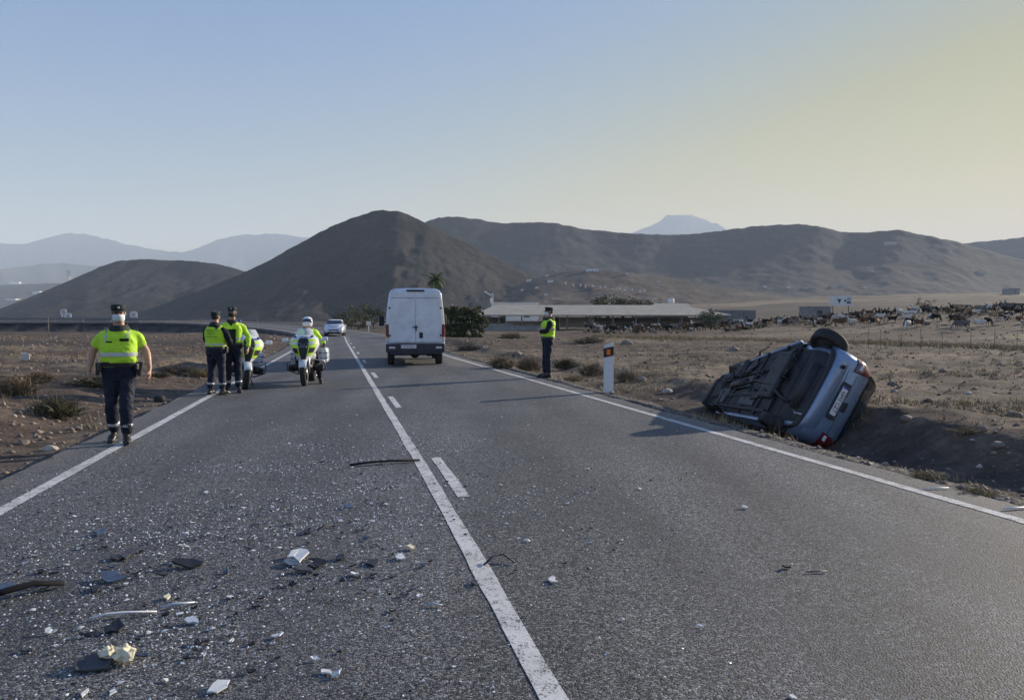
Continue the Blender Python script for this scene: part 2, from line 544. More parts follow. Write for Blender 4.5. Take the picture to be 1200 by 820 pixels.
def mat_asphalt():
    m, nt, b = NT('asphalt')
    v = tc(nt)
    vor = node(nt, 'ShaderNodeTexVoronoi', {'Scale': 108.0, 'Vector': v, 'Randomness': 1.0})
    cell = node(nt, 'ShaderNodeSeparateColor', {0: vor.outputs['Color']}).outputs[0]
    st = ramp(nt, cell, [(0.0, (0.012, 0.012, 0.014)), (0.42, (0.05, 0.05, 0.052)), (0.72, (0.15, 0.148, 0.145)), (0.93, (0.24, 0.236, 0.228)), (1.0, (0.34, 0.335, 0.32))])
    vor2 = node(nt, 'ShaderNodeTexVoronoi', {'Scale': 46.0, 'Vector': v})
    cell2 = node(nt, 'ShaderNodeSeparateColor', {0: vor2.outputs['Color']}).outputs[1]
    st = mixc(nt, 0.5, st, ramp(nt, cell2, [(0.0, 0.5), (0.8, 1.15), (1.0, 1.5)]), 'MULTIPLY')
    gap = ramp(nt, vor.outputs['Distance'], [(0.0, 1.0), (0.009, 0.25)])
    big = noise(nt, v, 0.35, 6, 0.6)
    st = mixc(nt, 1.0, st, ramp(nt, big, [(0.3, (0.80, 0.81, 0.83)), (0.7, (1.18, 1.17, 1.15))]), 'MULTIPLY')
    # polished wheel tracks and old patches run along the lanes
    mp = node(nt, 'ShaderNodeMapping', {'Vector': v, 'Rotation': (0, 0, -HEAD), 'Scale': (1.1, 0.035, 1)})
    tr = noise(nt, mp.outputs[0], 1.0, 3, 0.5)
    st = mixc(nt, 0.8, st, ramp(nt, tr, [(0.3, 0.70), (0.7, 1.26)]), 'MULTIPLY')
    trk = node(nt, 'ShaderNodeAttribute', attribute_name='wheel_track').outputs['Fac']
    wob = ramp(nt, noise(nt, v, 0.9, 5, 0.6), [(0.3, 0.25), (0.65, 1.0)])
    st = mixc(nt, math_(nt, 'MULTIPLY', math_(nt, 'MULTIPLY', trk, wob), 0.55), st, (0.05, 0.05, 0.052))
    edg = node(nt, 'ShaderNodeAttribute', attribute_name='edge_dust').outputs['Fac']
    dust = ramp(nt, noise(nt, v, 2.6, 6, 0.7), [(0.38, 0.0), (0.62, 1.0)])
    st = mixc(nt, math_(nt, 'MULTIPLY', math_(nt, 'MULTIPLY', edg, dust), 0.75), st, (0.17, 0.145, 0.12))
    sp = ramp(nt, noise(nt, v, 1.1, 6, 0.7), [(0.62, 0.0), (0.74, 0.6)])
    st = mixc(nt, sp, st, (0.03, 0.03, 0.032))
    nt.links.new(st, b.inputs['Base Color'])
    rr = ramp(nt, cell, [(0.0, 0.62), (1.0, 0.9)])
    nt.links.new(rr, b.inputs['Roughness'])
    b.inputs['Specular IOR Level'].default_value = 0.35
    bump(nt, b, math_(nt, 'SUBTRACT', 1.0, vor.outputs['Distance']), 0.55, 0.006)
    return m

def mat_paint_line():
    m, nt, b = NT('road_paint')
    v = tc(nt)
    wear = noise(nt, v, 9.0, 8, 0.75)
    fine = noise(nt, v, 85.0, 3, 0.6)
    k = ramp(nt, math_(nt, 'ADD', math_(nt, 'MULTIPLY', wear, 0.55), math_(nt, 'MULTIPLY', fine, 0.45)), [(0.41, 1.0), (0.49, 0.0)])
    white = ramp(nt, noise(nt, v, 2.5, 5), [(0.3, (0.5, 0.49, 0.46)), (0.7, (0.74, 0.73, 0.7))])
    vor = node(nt, 'ShaderNodeTexVoronoi', {'Scale': 95.0, 'Vector': v})
    white = mixc(nt, 0.55, white, ramp(nt, vor.outputs['Distance'], [(0.0, 1.1), (0.012, 0.75)]), 'MULTIPLY')
    c = mixc(nt, k, white, (0.075, 0.073, 0.07))
    nt.links.new(c, b.inputs['Base Color'])
    b.inputs['Roughness'].default_value = 0.8
    bump(nt, b, fine, 0.4, 0.004)
    return m

M_GROUND = mat_ground(); M_ASPH = mat_asphalt(); M_LINE = mat_paint_line()
M_HILL = mat_hill('dark_lava_slope', (0.021, 0.021, 0.022), (0.034, 0.032, 0.031), (0.066, 0.058, 0.050), 0.012)
M_HILL2 = mat_hill('brown_slope', (0.032, 0.030, 0.029), (0.048, 0.044, 0.041), (0.075, 0.066, 0.058), 0.008)
M_HILL3 = mat_hill('pale_slope', (0.06, 0.05, 0.043), (0.10, 0.083, 0.068), (0.19, 0.155, 0.12), 0.02)
M_MTN = mat_hill('far_slope', (0.07, 0.06, 0.055), (0.1, 0.085, 0.075), (0.14, 0.12, 0.1), 0.002)

# ground sheet: one polar grid, fine in the view, coarse behind
azs = np.concatenate([np.linspace(-180, -44, 50)[:-1], np.linspace(-44, 44, 560), np.linspace(44, 180, 50)[1:]])
rs = [0.6]
while rs[-1] < 14000:
    rs.append(rs[-1] * (1.013 if rs[-1] < 60 else (1.022 if rs[-1] < 700 else 1.12)))
rs = np.array(rs)
AZ, RR = np.meshgrid(np.radians(azs), rs)
GX = RR * np.sin(AZ); GY = RR * np.cos(AZ)
GZ, gp = ground_parts(GX, GY)
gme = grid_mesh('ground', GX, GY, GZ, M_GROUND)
gnoise = fbm(GX * 0.9, GY * 0.9, 71, 4)
gravel = np.clip((1 - sstep(0.3, 1.3, gp['dr'] + (gnoise - 0.5) * 1.2)) * (gp['dr'] > -1) + 0.7 * (1 - sstep(0.0, 0.7, gp['dl'] + (gnoise - 0.5) * 0.8)) * (gp['dl'] > -1), 0, 1)
fattr(gme, 'gravel', gravel)
strip = np.exp(-((gp['r'] - np.interp(gp['az'], [5, 33], [72, 46])) / 3.5) ** 2) * sstep(4, 9, gp['az'])
fieldg = sstep(0.52, 0.66, fbm(GX * 0.12, GY * 0.25, 81, 4)) * 0.55
lipg = 0.8 * np.exp(-((gp['dr'] - 0.95) / 0.28) ** 2) * sstep(0.45, 0.6, gnoise)
farp = sstep(0.52, 0.62, fbm(GX * 0.004, GY * 0.012, 91, 4)) * sstep(250, 420, gp['r']) * 0.75
fattr(gme, 'drygrass', np.clip(strip + fieldg * (1 - gravel) * (gp['r'] > 14) + lipg + farp, 0, 1))
dark_soil = np.clip(gp['emb'] * 0.9 + sstep(0.25, 0.42, gp['ditch']) * 0.35 + sstep(0.5, 0.68, fbm(GX * 0.03, GY * 0.09, 61, 4)) * sstep(16, 60, gp['r']) * 0.6 + 0.85 * sstep(100, 140, gp['r']) * (1 - farp), 0, 1)  # darker soil on embankment faces, ditch bed, random patches and the far plain
fattr(gme, 'dark_soil', dark_soil)
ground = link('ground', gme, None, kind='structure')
ground['label'] = 'dry brown soil with a ditch along the road'

# road slab
def ribbon(name, s0, s1, ds, ua, ub, nu, mat, dz, skirt=0.0, jit=0.0, seed=0, kind='structure', parent=None, label=None):
    S = np.arange(s0, s1 + ds * 0.5, ds) if np.isscalar(ds) else ds
    a = ua(S); bb = ub(S)
    if jit:
        a = a - jit * (fbm(S * 1.7, S * 0 + seed, seed, 4) - 0.5) * 2
        bb = bb + jit * (fbm(S * 1.7, S * 0 + seed + 7, seed + 5, 4) - 0.5) * 2
    cols = [a + (bb - a) * t for t in np.linspace(0, 1, nu)]
    zz = [np.full(len(S), dz)] * nu
    if skirt:
        cols = [a - 0.03] + cols + [bb + 0.03]; zz = [np.full(len(S), dz - skirt)] + zz + [np.full(len(S), dz - skirt)]
    U = np.stack(cols, 1); Z0 = np.stack(zz, 1)
    SS = np.repeat(S[:, None], U.shape[1], 1)
    X, Y, Z = road_pt(SS, U)
    me = grid_mesh(name, X, Y, Z + Z0, mat, smooth=False)
    return link(name, me, parent, kind=kind, label=label)

SV = np.concatenate([np.arange(-60, -4, 2.0), np.arange(-4, 40, 0.14), np.arange(40, 280, 1.0)])
road = ribbon('road', 0, 0, SV, lambda s: uL(s) - EDGE_L, lambda s: uR(s) + EDGE_R, 34, M_ASPH, 0.0, 0.22, 0.07, 4, label='grey asphalt road strewn with crash debris')
SE = np.concatenate([np.arange(-60, -4, 2.0), np.arange(-4, 40, 0.2), np.arange(40, 200, 1.0)])
ribbon('edge_line', 0, 0, SE, lambda s: uL(s) - 0.065, lambda s: uL(s) + 0.065, 2, M_LINE, 0.004, 0, 0.008, 11)
ribbon('edge_line', 0, 0, SE, lambda s: uR(s) - 0.06, lambda s: uR(s) + 0.06, 2, M_LINE, 0.004, 0, 0.008, 12)
ribbon('centre_line', 0, 0, SE, lambda s: uC(s) - 0.06, lambda s: uC(s) + 0.06, 2, M_LINE, 0.004, 0, 0.010, 13)
for k in range(-1, 9):
    s0 = 6.75 + 7.1 * k
    ribbon('lane_dash', s0, s0 + 2.05, 0.2, lambda s: uC(s) + 0.155, lambda s: uC(s) + 0.265, 2, M_LINE, 0.004, 0, 0.008, 20 + k)

_n = len(road.data.vertices); _co = np.empty(_n * 3); road.data.vertices.foreach_get('co', _co); _co = _co.reshape(-1, 3)
_u, _s, _z = road_uv(_co[:, 0], _co[:, 1])
_cl = (uL(_s) + uC(_s)) / 2; _cr = (uC(_s) + uR(_s)) / 2
fattr(road.data, 'wheel_track', np.clip(sum(np.exp(-((_u - c - o) / .27) ** 2) for c in (_cl, _cr) for o in (-.78, .78)), 0, 1))
fattr(road.data, 'edge_dust', np.exp(-np.maximum(0, _u - (uL(_s) - EDGE_L)) / .22) + np.exp(-np.maximum(0, uR(_s) + EDGE_R - _u) / .3))

# ------------------------------------------------------------ hills
HILL_BVH = []
def hill(name, knots, dist, front, back, mat, seed, rough=1.0, n_az=0.16, zb=-8.0, label=None, rows=64, gully=1.0, dn=0.10):
    kx = np.array([k[0] for k in knots], float); ky = np.array([k[1] for k in knots], float)
    n = max(12, int((kx[-1] - kx[0]) / 900 * 57.3 / n_az))
    px = np.linspace(kx[0], kx[-1], n)
    # smooth interpolation of the crest
    fine = np.interp(np.linspace(kx[0], kx[-1], n * 4), kx, ky)
    w = max(3, int(n * 4 * 0.03)); ker = np.hanning(w + 2)[1:-1]; ker /= ker.sum()
    fine = np.convolve(np.pad(fine, w, mode='edge'), ker, mode='same')[w:-w]
    py = np.interp(px, np.linspace(kx[0], kx[-1], n * 4), fine)
    p = [atd(a, b, 1.0) for a, b in zip(px, py)]
    t = np.concatenate([np.linspace(0, 1, rows), 1 + np.linspace(0, 1, 24)[1:]])
    D = dist * (1 + dn * (fbm(px * 0.012, px * 0 + seed, seed, 3) - 0.5))
    X = np.zeros((len(t), n)); Y = np.zeros_like(X); Z = np.zeros_like(X)
    dirx = np.array([q.x for q in p]); slope = np.array([(q.z - CAM_H) for q in p])
    crest = CAM_H + slope * D
    for i, tt in enumerate(t):
        y = D + (tt - 1) * (front if tt <= 1 else back)
        X[i] = dirx * y; Y[i] = y
        if tt <= 1: sh = tt ** 1.15 * (1 - 0.22 * np.sin(math.pi * tt))
        else:
            q = tt - 1; sh = 1 - (3 * q * q - 2 * q ** 3)
        Z[i] = zb + (crest - zb) * sh
    ridg = 1 - np.abs(fbm(X / dist * 26, Y / dist * 7, seed + 3, 5) * 2 - 1)
    T = np.repeat(t[:, None], n, 1)
    amp = (crest[None, :] - zb)
    Z += (ridg - 0.6) * amp * 0.14 * gully * np.clip(T * (1.02 - np.minimum(T, 1)) * 4, 0, 1) * (T <= 1)
    Z += (fbm(X / dist * 90, Y / dist * 90, seed + 9, 4) - 0.5) * amp * 0.03 * rough
    me = grid_mesh(name, X, Y, Z, mat)
    o = link(name, me, None, kind='structure', label=label)
    HILL_BVH.append((o, BVHTree.FromPolygons([tuple(v.co) for v in me.vertices], [tuple(f.vertices) for f in me.polygons])))
    return o

hill('mountains', [(-260, 330), (-120, 300), (-40, 287), (5, 285), (28, 287), (55, 279), (85, 273), (112, 277), (150, 287), (190, 294), (218, 296), (236, 289), (255, 281), (280, 276), (325, 274), (352, 277), (420, 290), (500, 330), (560, 368)], 9000, 2500, 1700, M_MTN, 5, label='pale blue mountains far away on the left')
hill('mountains', [(690, 330), (720, 290), (742, 272), (757, 267), (770, 261), (781, 253), (795, 252), (812, 253), (826, 258), (840, 262), (852, 270), (880, 300), (910, 340)], 9500, 1500, 1300, M_MTN, 15, n_az=0.08, label='pale flat topped mountain behind the ridge')
hill('foothills', [(-300, 352), (-80, 322), (0, 316), (60, 308), (120, 312), (200, 316), (300, 318), (420, 340), (520, 366)], 6000, 1300, 1000, M_MTN, 25, label='hazy foothills below the blue mountains')
hill('plain_rise', [(-300, 356), (-60, 342), (0, 334), (60, 332), (160, 336), (300, 350), (420, 366)], 3300, 1100, 600, M_HILL2, 35, gully=0.4, label='low hazy rise with pale buildings')
hill('ridge', [(300, 372), (400, 330), (470, 275), (500, 259), (530, 253), (560, 257), (590, 262), (630, 260), (660, 263), (690, 269), (740, 274), (800, 275), (850, 270), (880, 265), (930, 262), (960, 266), (990, 272), (1020, 272), (1048, 269), (1080, 275), (1120, 283), (1180, 300), (1300, 330), (1420, 366)], 1750, 620, 500, M_HILL2, 45, gully=0.14, dn=0.03, label='long brown ridge across the right half')
hill('ridge', [(1000, 330), (1060, 300), (1110, 287), (1150, 283), (1200, 278), (1260, 270), (1340, 262), (1500, 280), (1700, 340)], 2500, 700, 500, M_HILL2, 55, gully=0.14, dn=0.03, label='paler ridge at the right edge')
hill('hill', [(-120, 374), (-40, 368), (0, 362), (45, 344), (85, 327), (120, 311), (138, 306), (165, 304), (200, 305), (228, 306), (255, 309), (280, 316), (330, 332), (400, 352), (470, 372)], 1250, 420, 300, M_HILL, 65, label='small dark round hill on the left')
hill('hill', [(120, 374), (170, 364), (205, 351), (240, 338), (280, 322), (320, 303), (350, 286), (385, 267), (410, 256), (432, 249), (450, 246), (468, 248), (490, 257), (520, 272), (560, 292), (600, 312), (640, 331), (690, 349), (760, 366)], 920, 340, 300, M_HILL, 75, label='dark cone shaped hill in the middle')
hill('knoll', [(480, 372), (560, 352), (600, 337), (630, 325), (655, 319), (690, 317), (730, 319), (770, 323), (820, 333), (880, 343), (960, 351), (1080, 358), (1200, 366)], 820, 420, 200, M_HILL3, 85, gully=0.7, rows=48, label='low brown knoll with small white posts')

def on_hill(px, py):
    """point of the hills or ground seen along a pixel"""
    d = ray(px, py).normalized(); best = None
    for o, b in HILL_BVH:
        h = b.ray_cast(Vector((0, 0, CAM_H)), d)
        if h[0] is not None and (best is None or h[3] < best[3]): best = h
    g = GROUND_BVH.ray_cast(Vector((0, 0, CAM_H)), d)
    if g[0] is not None and g[3] > 40 and (best is None or g[3] < best[3]): best = g
    return best[0].copy() if best else atd(px, py, 500)
GROUND_BVH = BVHTree.FromPolygons([tuple(v.co) for v in gme.vertices], [tuple(f.vertices) for f in gme.polygons])

# ------------------------------------------------------------ haze
def make_haze():
    m = bpy.data.materials.new('haze_air'); m.use_nodes = True
    nt = m.node_tree; nt.nodes.clear()
    out = nt.nodes.new('ShaderNodeOutputMaterial')
    vol = node(nt, 'ShaderNodeVolumePrincipled', {'Color': (0.74, 0.855, 0.985, 1), 'Density': 0.000115, 'Anisotropy': 0.0})
    nt.links.new(vol.outputs[0], out.inputs['Volume'])
    b = MB()
    b.box((0, 0, 645), (24000, 24000, 1310), mat=0)
    o = b.build('haze', m, None, kind='stuff')
    o['label'] = 'thin warm haze over the plain'
    return o
make_haze()

# ------------------------------------------------------------ shared vehicle materials
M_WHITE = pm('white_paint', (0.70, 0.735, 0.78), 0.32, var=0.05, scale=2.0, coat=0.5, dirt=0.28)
M_SILVER = pm('silver_blue_paint', (0.22, 0.30, 0.43), 0.32, metal=0.4, var=0.08, scale=2.5, coat=0.6, dirt=0.35)
M_BLACKP = pm('black_plastic', (0.013, 0.013, 0.015), 0.5, var=0.25, scale=9, bmp=0.15, dirt=0.04)
M_UNDER = pm('underbody', (0.010, 0.012, 0.016), 0.65, var=0.5, scale=6, bmp=0.4, bscale=24, dirt=0.14)
M_RUBBER = pm('tyre_rubber', (0.016, 0.016, 0.017), 0.8, var=0.3, scale=14, bmp=0.25, bscale=90, dirt=0.3)
M_STEEL = pm('grey_steel', (0.32, 0.32, 0.33), 0.38, metal=0.9, var=0.15, scale=10)
M_RUST = pm('dull_exhaust_steel', (0.05, 0.045, 0.042), 0.55, metal=0.6, var=0.35, scale=9, bmp=0.2)
M_SHIELD = pm('heat_shield', (0.05, 0.06, 0.07), 0.5, metal=0.5, var=0.25, scale=12, bmp=0.4, bscale=40, dirt=0.3)
M_GLASS = glass('dark_window_glass')
M_RED = pm('red_lamp', (0.16, 0.014, 0.016), 0.18, var=0.2, scale=30, coat=0.8)
M_CLEAR = pm('clear_lamp', (0.62, 0.63, 0.64), 0.15, var=0.12, scale=40, coat=0.8)
M_ORANGE = pm('orange_lamp', (0.8, 0.2, 0.02), 0.2, var=0.15, scale=40, coat=0.6)
M_PLATE = pm('plate_white', (0.7, 0.7, 0.68), 0.4, var=0.06, scale=12, dirt=0.12)
M_INK = pm('black_print', (0.012, 0.012, 0.014), 0.5, var=0.1)
M_BLUEP = pm('blue_print', (0.02, 0.06, 0.30), 0.45, var=0.1)
M_DKBLUE = pm('dark_blue_bumper', (0.02, 0.023, 0.035), 0.5, var=0.2, scale=6, bmp=0.1, dirt=0.18)
M_HIVIS = pm('hi_vis_panel', (0.50, 0.80, 0.03), 0.4, var=0.08, scale=9, coat=0.2, dirt=0.05)

def text_mesh(body, size, extrude=0.0008):
    cu = bpy.data.curves.new('lettering', 'FONT')
    cu.body = body; cu.size = size; cu.extrude = extrude
    cu.align_x = 'CENTER'; cu.align_y = 'CENTER'; cu.resolution_u = 2
    o = bpy.data.objects.new('lettering', cu); COL.objects.link(o)
    dg = bpy.context.evaluated_depsgraph_get()
    me = bpy.data.meshes.new_from_object(o.evaluated_get(dg))
    bpy.data.objects.remove(o)
    return me

def lettering(body, size, mat, M, parent, name='lettering', sx=1.0):
    me = text_mesh(body, size); me.name = name
    me.transform(M @ Matrix.Diagonal((sx, 1, 1, 1)))
    me.materials.clear(); me.materials.append(mat)
    return link(name, me, parent)

def wheel(parent, c, r, w, axis_x=1, spokes=5, name='wheel', rim_mat=None, rx=None):
    """tyre, rim with spokes; axis along local x"""
    c = Vector(c)
    t = MB(rx)
    pr = [(r * 0.64, -w * .42), (r * .86, -w * .5), (r * .965, -w * .44), (r, -w * .25), (r, w * .25), (r * .965, w * .44), (r * .86, w * .5), (r * .64, w * .42)]
    n = 30; vs = []; fs = []
    for i in range(n):
        a = 2 * math.pi * i / n
        for (q, x) in pr: vs.append((c.x + x, c.y + q * math.cos(a), c.z + q * math.sin(a)))
    m = len(pr)
    for i in range(n):
        for k in range(m):
            fs.append([i * m + k, ((i + 1) % n) * m + k, ((i + 1) % n) * m + (k + 1) % m, i * m + (k + 1) % m])
    t.add(vs, fs, 0, True)
    wo = t.build(name, M_RUBBER, parent)
    d = MB(rx)
    s = 1 if axis_x > 0 else -1
    x0 = c.x + s * w * .30
    d.cyl((x0 - .015, c.y, c.z), (x0 + .015, c.y, c.z), r * .14, n=14)
    for k in range(spokes):
        a = 2 * math.pi * k / spokes
        dv = Vector((0, math.cos(a), math.sin(a)))
        d.tube([Vector((x0, c.y, c.z)) + dv * r * .1, Vector((x0 + s * .01, c.y, c.z)) + dv * r * .62], [(r * .09, .012), (r * .12, .012)], 6, ref=(1, 0, 0))
    d.torus((x0, c.y, c.z), r * .62, r * .045, (1, 0, 0), 28, 6)
    d.cyl((c.x - s * w * .1, c.y, c.z), (c.x + s * w * .05, c.y, c.z), r * .6, n=24)
    d.build('rim', rim_mat or M_STEEL, wo)
    k = MB(rx); k.cyl((c.x - s * w * .40, c.y, c.z), (c.x - s * w * .2, c.y, c.z), r * .63, n=22); k.cyl((c.x - s * w * .5, c.y, c.z), (c.x - s * w * .38, c.y, c.z), r * .3, n=14); k.build('brake_drum', M_UNDER, wo)
    return wo

def plate(parent, c, w, h, txt, M, lett=True):
    """number plate: local x across, z up, facing -y"""
    b = MB(M); b.box(c, (w, .008, h), bev=.003)
    p = b.build('number_plate', M_PLATE, parent)
    s = MB(M); s.box((c[0] - w * .465, c[1] - .0048, c[2]), (w * .06, .002, h * .94)); s.build('country_band', M_BLUEP, p)
    Mt = M @ Matrix.Translation((c[0] + w * .03, c[1] - .0052, c[2])) @ Matrix.Rotation(math.pi / 2, 4, 'X')
    lettering(txt, h * 0.92, M_INK, Mt, p, sx=min(1.0, w * 0.86 / (h * .92 * .62 * len(txt))))
    return p

# ------------------------------------------------------------ the white panel van
def make_van(loc, rz):
    root = empty('panel_van', loc, rz, 'tall white panel van seen from behind with closed double doors', 'van')
    I = Matrix.Identity(4)
    def sec(y, ws=1.0, top=2.62, zb=.45, rw=1.0):
        k = (top - 1.3) / (2.62 - 1.3)
        R_ = [(.55, zb), (.93, zb), (.985, zb + .12), (1.0, .9), (1.0, 1.25), (.965 * rw, 1.3 + .45 * k), (.915 * rw, 1.3 + .86 * k), (.875 * rw, 1.3 + 1.13 * k), (.82 * rw, 1.3 + 1.24 * k), (.70 * rw, 1.3 + 1.295 * k), (.4 * rw, 1.3 + 1.315 * k), (0, 1.3 + 1.32 * k)]
        pts = [(x * ws, z) for x, z in R_]
        ring = pts + [(-x, z) for x, z in pts[::-1][1:]]
        return [Vector((x, y, z)) for x, z in ring]
    b = MB()
    b.loft([sec(.07, .985, 2.595), sec(.10, 1.0), sec(.5), sec(2.2), sec(4.0), sec(4.35, 1, 2.58), sec(4.7, .99, 2.36, rw=.97), sec(5.25, .97, 1.62, rw=.98), sec(5.5, .95, 1.42), sec(5.85, .9, 1.2), sec(5.95, .84, 1.0)], mat=0)
    body = b.build('body', M_WHITE, root)
    # double rear doors
    for s in (-1, 1):
        def P(a, c, d): return Vector((s * a, d, c))
        ol = [(.006, .80), (.885, .80), (.885, 1.28), (.86, 1.75), (.815, 2.2), (.79, 2.44), (.76, 2.475), (.006, 2.49)]
        d = MB(); d.prism(ol, .035, .075, P)
        door = d.build('rear_door', M_WHITE, root)
        g = MB(); g.prism([(.04, 1.36), (.80, 1.36), (.775, 1.75), (.74, 2.2), (.04, 2.2)], .027, .034, P); g.build('pressed_panel', M_WHITE, door)
        g = MB(); g.box((s * .42, .033, 2.285), (.80, .008, .012)); g.build('seam', M_BLACKP, door)
        for z in (1.95, 1.02):
            h = MB(); h.box((s * .86, .02, z), (.075, .05, .055), bev=.012); h.build('hinge', M_BLACKP, door)
    h = MB(); h.box((-.01, .022, 1.30), (.20, .03, .035), bev=.01); h.box((.02, .018, 1.27), (.04, .035, .2), bev=.012)
    h.build('door_handle', M_BLACKP, root)
    h = MB(); h.box((.19, .026, 1.03), (.115, .03, .2), bev=.02); h.build('lock_recess', M_BLACKP, root)
    h = MB(); h.box((0, .05, 2.535), (.60, .09, .055), bev=.015); h.build('brake_lamp', M_BLACKP, root)
    for s in (-1, 1):
        l = MB(); l.box((s * .945, .075, 1.18), (.10, .09, .44), bev=.02); lm = l.build('tail_lamp', M_RED, root)
        l = MB(); l.box((s * .945, .074, .885), (.10, .092, .14), bev=.02); l.build('reversing_lens', M_CLEAR, lm)
        l = MB(); l.box((s * .945, .0285, .975), (.092, .006, .05), bev=.002); l.build('indicator_lens', M_ORANGE, lm)
    bp = MB(); bp.box((0, .0, .60), (1.98, .24, .30), bev=.045, seg=3); bp.box((0, -.03, .43), (1.7, .2, .10), bev=.03)
    bo = bp.build('bumper', M_DKBLUE, root)
    for s in (-1, 1):
        r = MB(); r.box((s * .78, -.124, .62), (.20, .012, .065), bev=.004); r.build('fog_lamp', M_CLEAR, bo)
    plate(root, (-.24, -.13, .655), .53, .115, '4738 KLN', I)
    for s in (-1, 1):
        wheel(root, (s * .83, .98, .35), .35, .24, s)
        wheel(root, (s * .86, 4.85, .35), .35, .22, s)
    u = MB(); u.cyl((-.8, .98, .36), (.8, .98, .36), .055); u.ell((0, .98, .36), (.17, .17, .15)); u.build('rear_axle', M_UNDER, root)
    u = MB(); u.box((0, 2.6, .42), (1.3, 4.6, .12), bev=.03); u.box((.55, 1.7, .36), (.35, .9, .2), bev=.05); u.box((0, .35, .35), (.16, .3, .08), bev=.02); u.build('chassis', M_UNDER, root)
    for s in (-1, 1):
        m = MB(); m.tube([(s * .96, 4.75, 1.45), (s * 1.12, 4.72, 1.48)], .03); m.box((s * 1.23, 4.7, 1.50), (.2, .12, .40), bev=.05, seg=2)
        m.build('mirror', M_BLACKP, root)
    w = MB(); w.add([(-.86, 4.84, 2.2), (.86, 4.84, 2.2), (.90, 5.28, 1.62), (-.90, 5.28, 1.62)], [[0, 1, 2, 3]]); w.build('windscreen', M_GLASS, root)
    for s in (-1, 1):
        w = MB(); w.box((s * .965, 4.3, 1.72), (.012, .8, .55), rot=Matrix.Rotation(-s * .11, 3, 'Y'), bev=.005); w.build('side_window', M_GLASS, root)
        w = MB(); w.box((s * 1.0, 2.2, .95), (.02, 3.6, .07), bev=.008); w.build('rub_strip', M_BLACKP, root)
    return root

pv = at(485, 428.5, 0.0)
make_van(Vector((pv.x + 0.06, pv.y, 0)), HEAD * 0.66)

# ------------------------------------------------------------ hatchback, used for the wreck and for the oncoming car
def car_section(y, zb, wl, zbelt, wb, wr, zr):
    pts = [(0, zb), (wl * .8, zb), (wl, zb + .09), (wl + .012, (zb + zbelt) * .5), (wb, zbelt - .05), (wb - .025, zbelt + .01)]
    for t in (.33, .66):
        pts.append(((wb - .025) * (1 - t) + (wr + .05) * t + .02 * math.sin(math.pi * t), zbelt + .01 + (zr - .06 - zbelt - .01) * t))
    pts += [(wr + .05, zr - .06), (wr - .04, zr - .008), (wr * .5, zr + .008), (0, zr + .012)]
    return [Vector((x, y, z)) for x, z in pts] + [Vector((-x, y, z)) for x, z in pts[::-1][1:-1]]

ST = [(0.00, .40, .60, .78, .68, .58, .90), (.03, .33, .72, .84, .75, .62, .96), (.10, .27, .79, .89, .80, .64, 1.06), (.24, .24, .83, .92, .835, .61, 1.27), (.36, .22, .84, .93, .85, .585, 1.405), (.55, .21, .85, .93, .855, .58, 1.44),
      (1.2, .2, .85, .93, .86, .585, 1.465), (1.9, .2, .85, .93, .86, .58, 1.455), (2.45, .2, .85, .93, .855, .56, 1.36), (2.95, .2, .85, .93, .85, .60, 1.03), (3.3, .2, .84, .86, .83, .56, .92), (3.65, .24, .80, .76, .78, .48, .83), (3.84, .3, .72, .66, .70, .4, .73), (3.9, .38, .6, .58, .58, .34, .62)]
def st_at(y):
    ys = [s[0] for s in ST]
    return [float(np.interp(y, ys, [s[k] for s in ST])) for k in range(1, 7)]

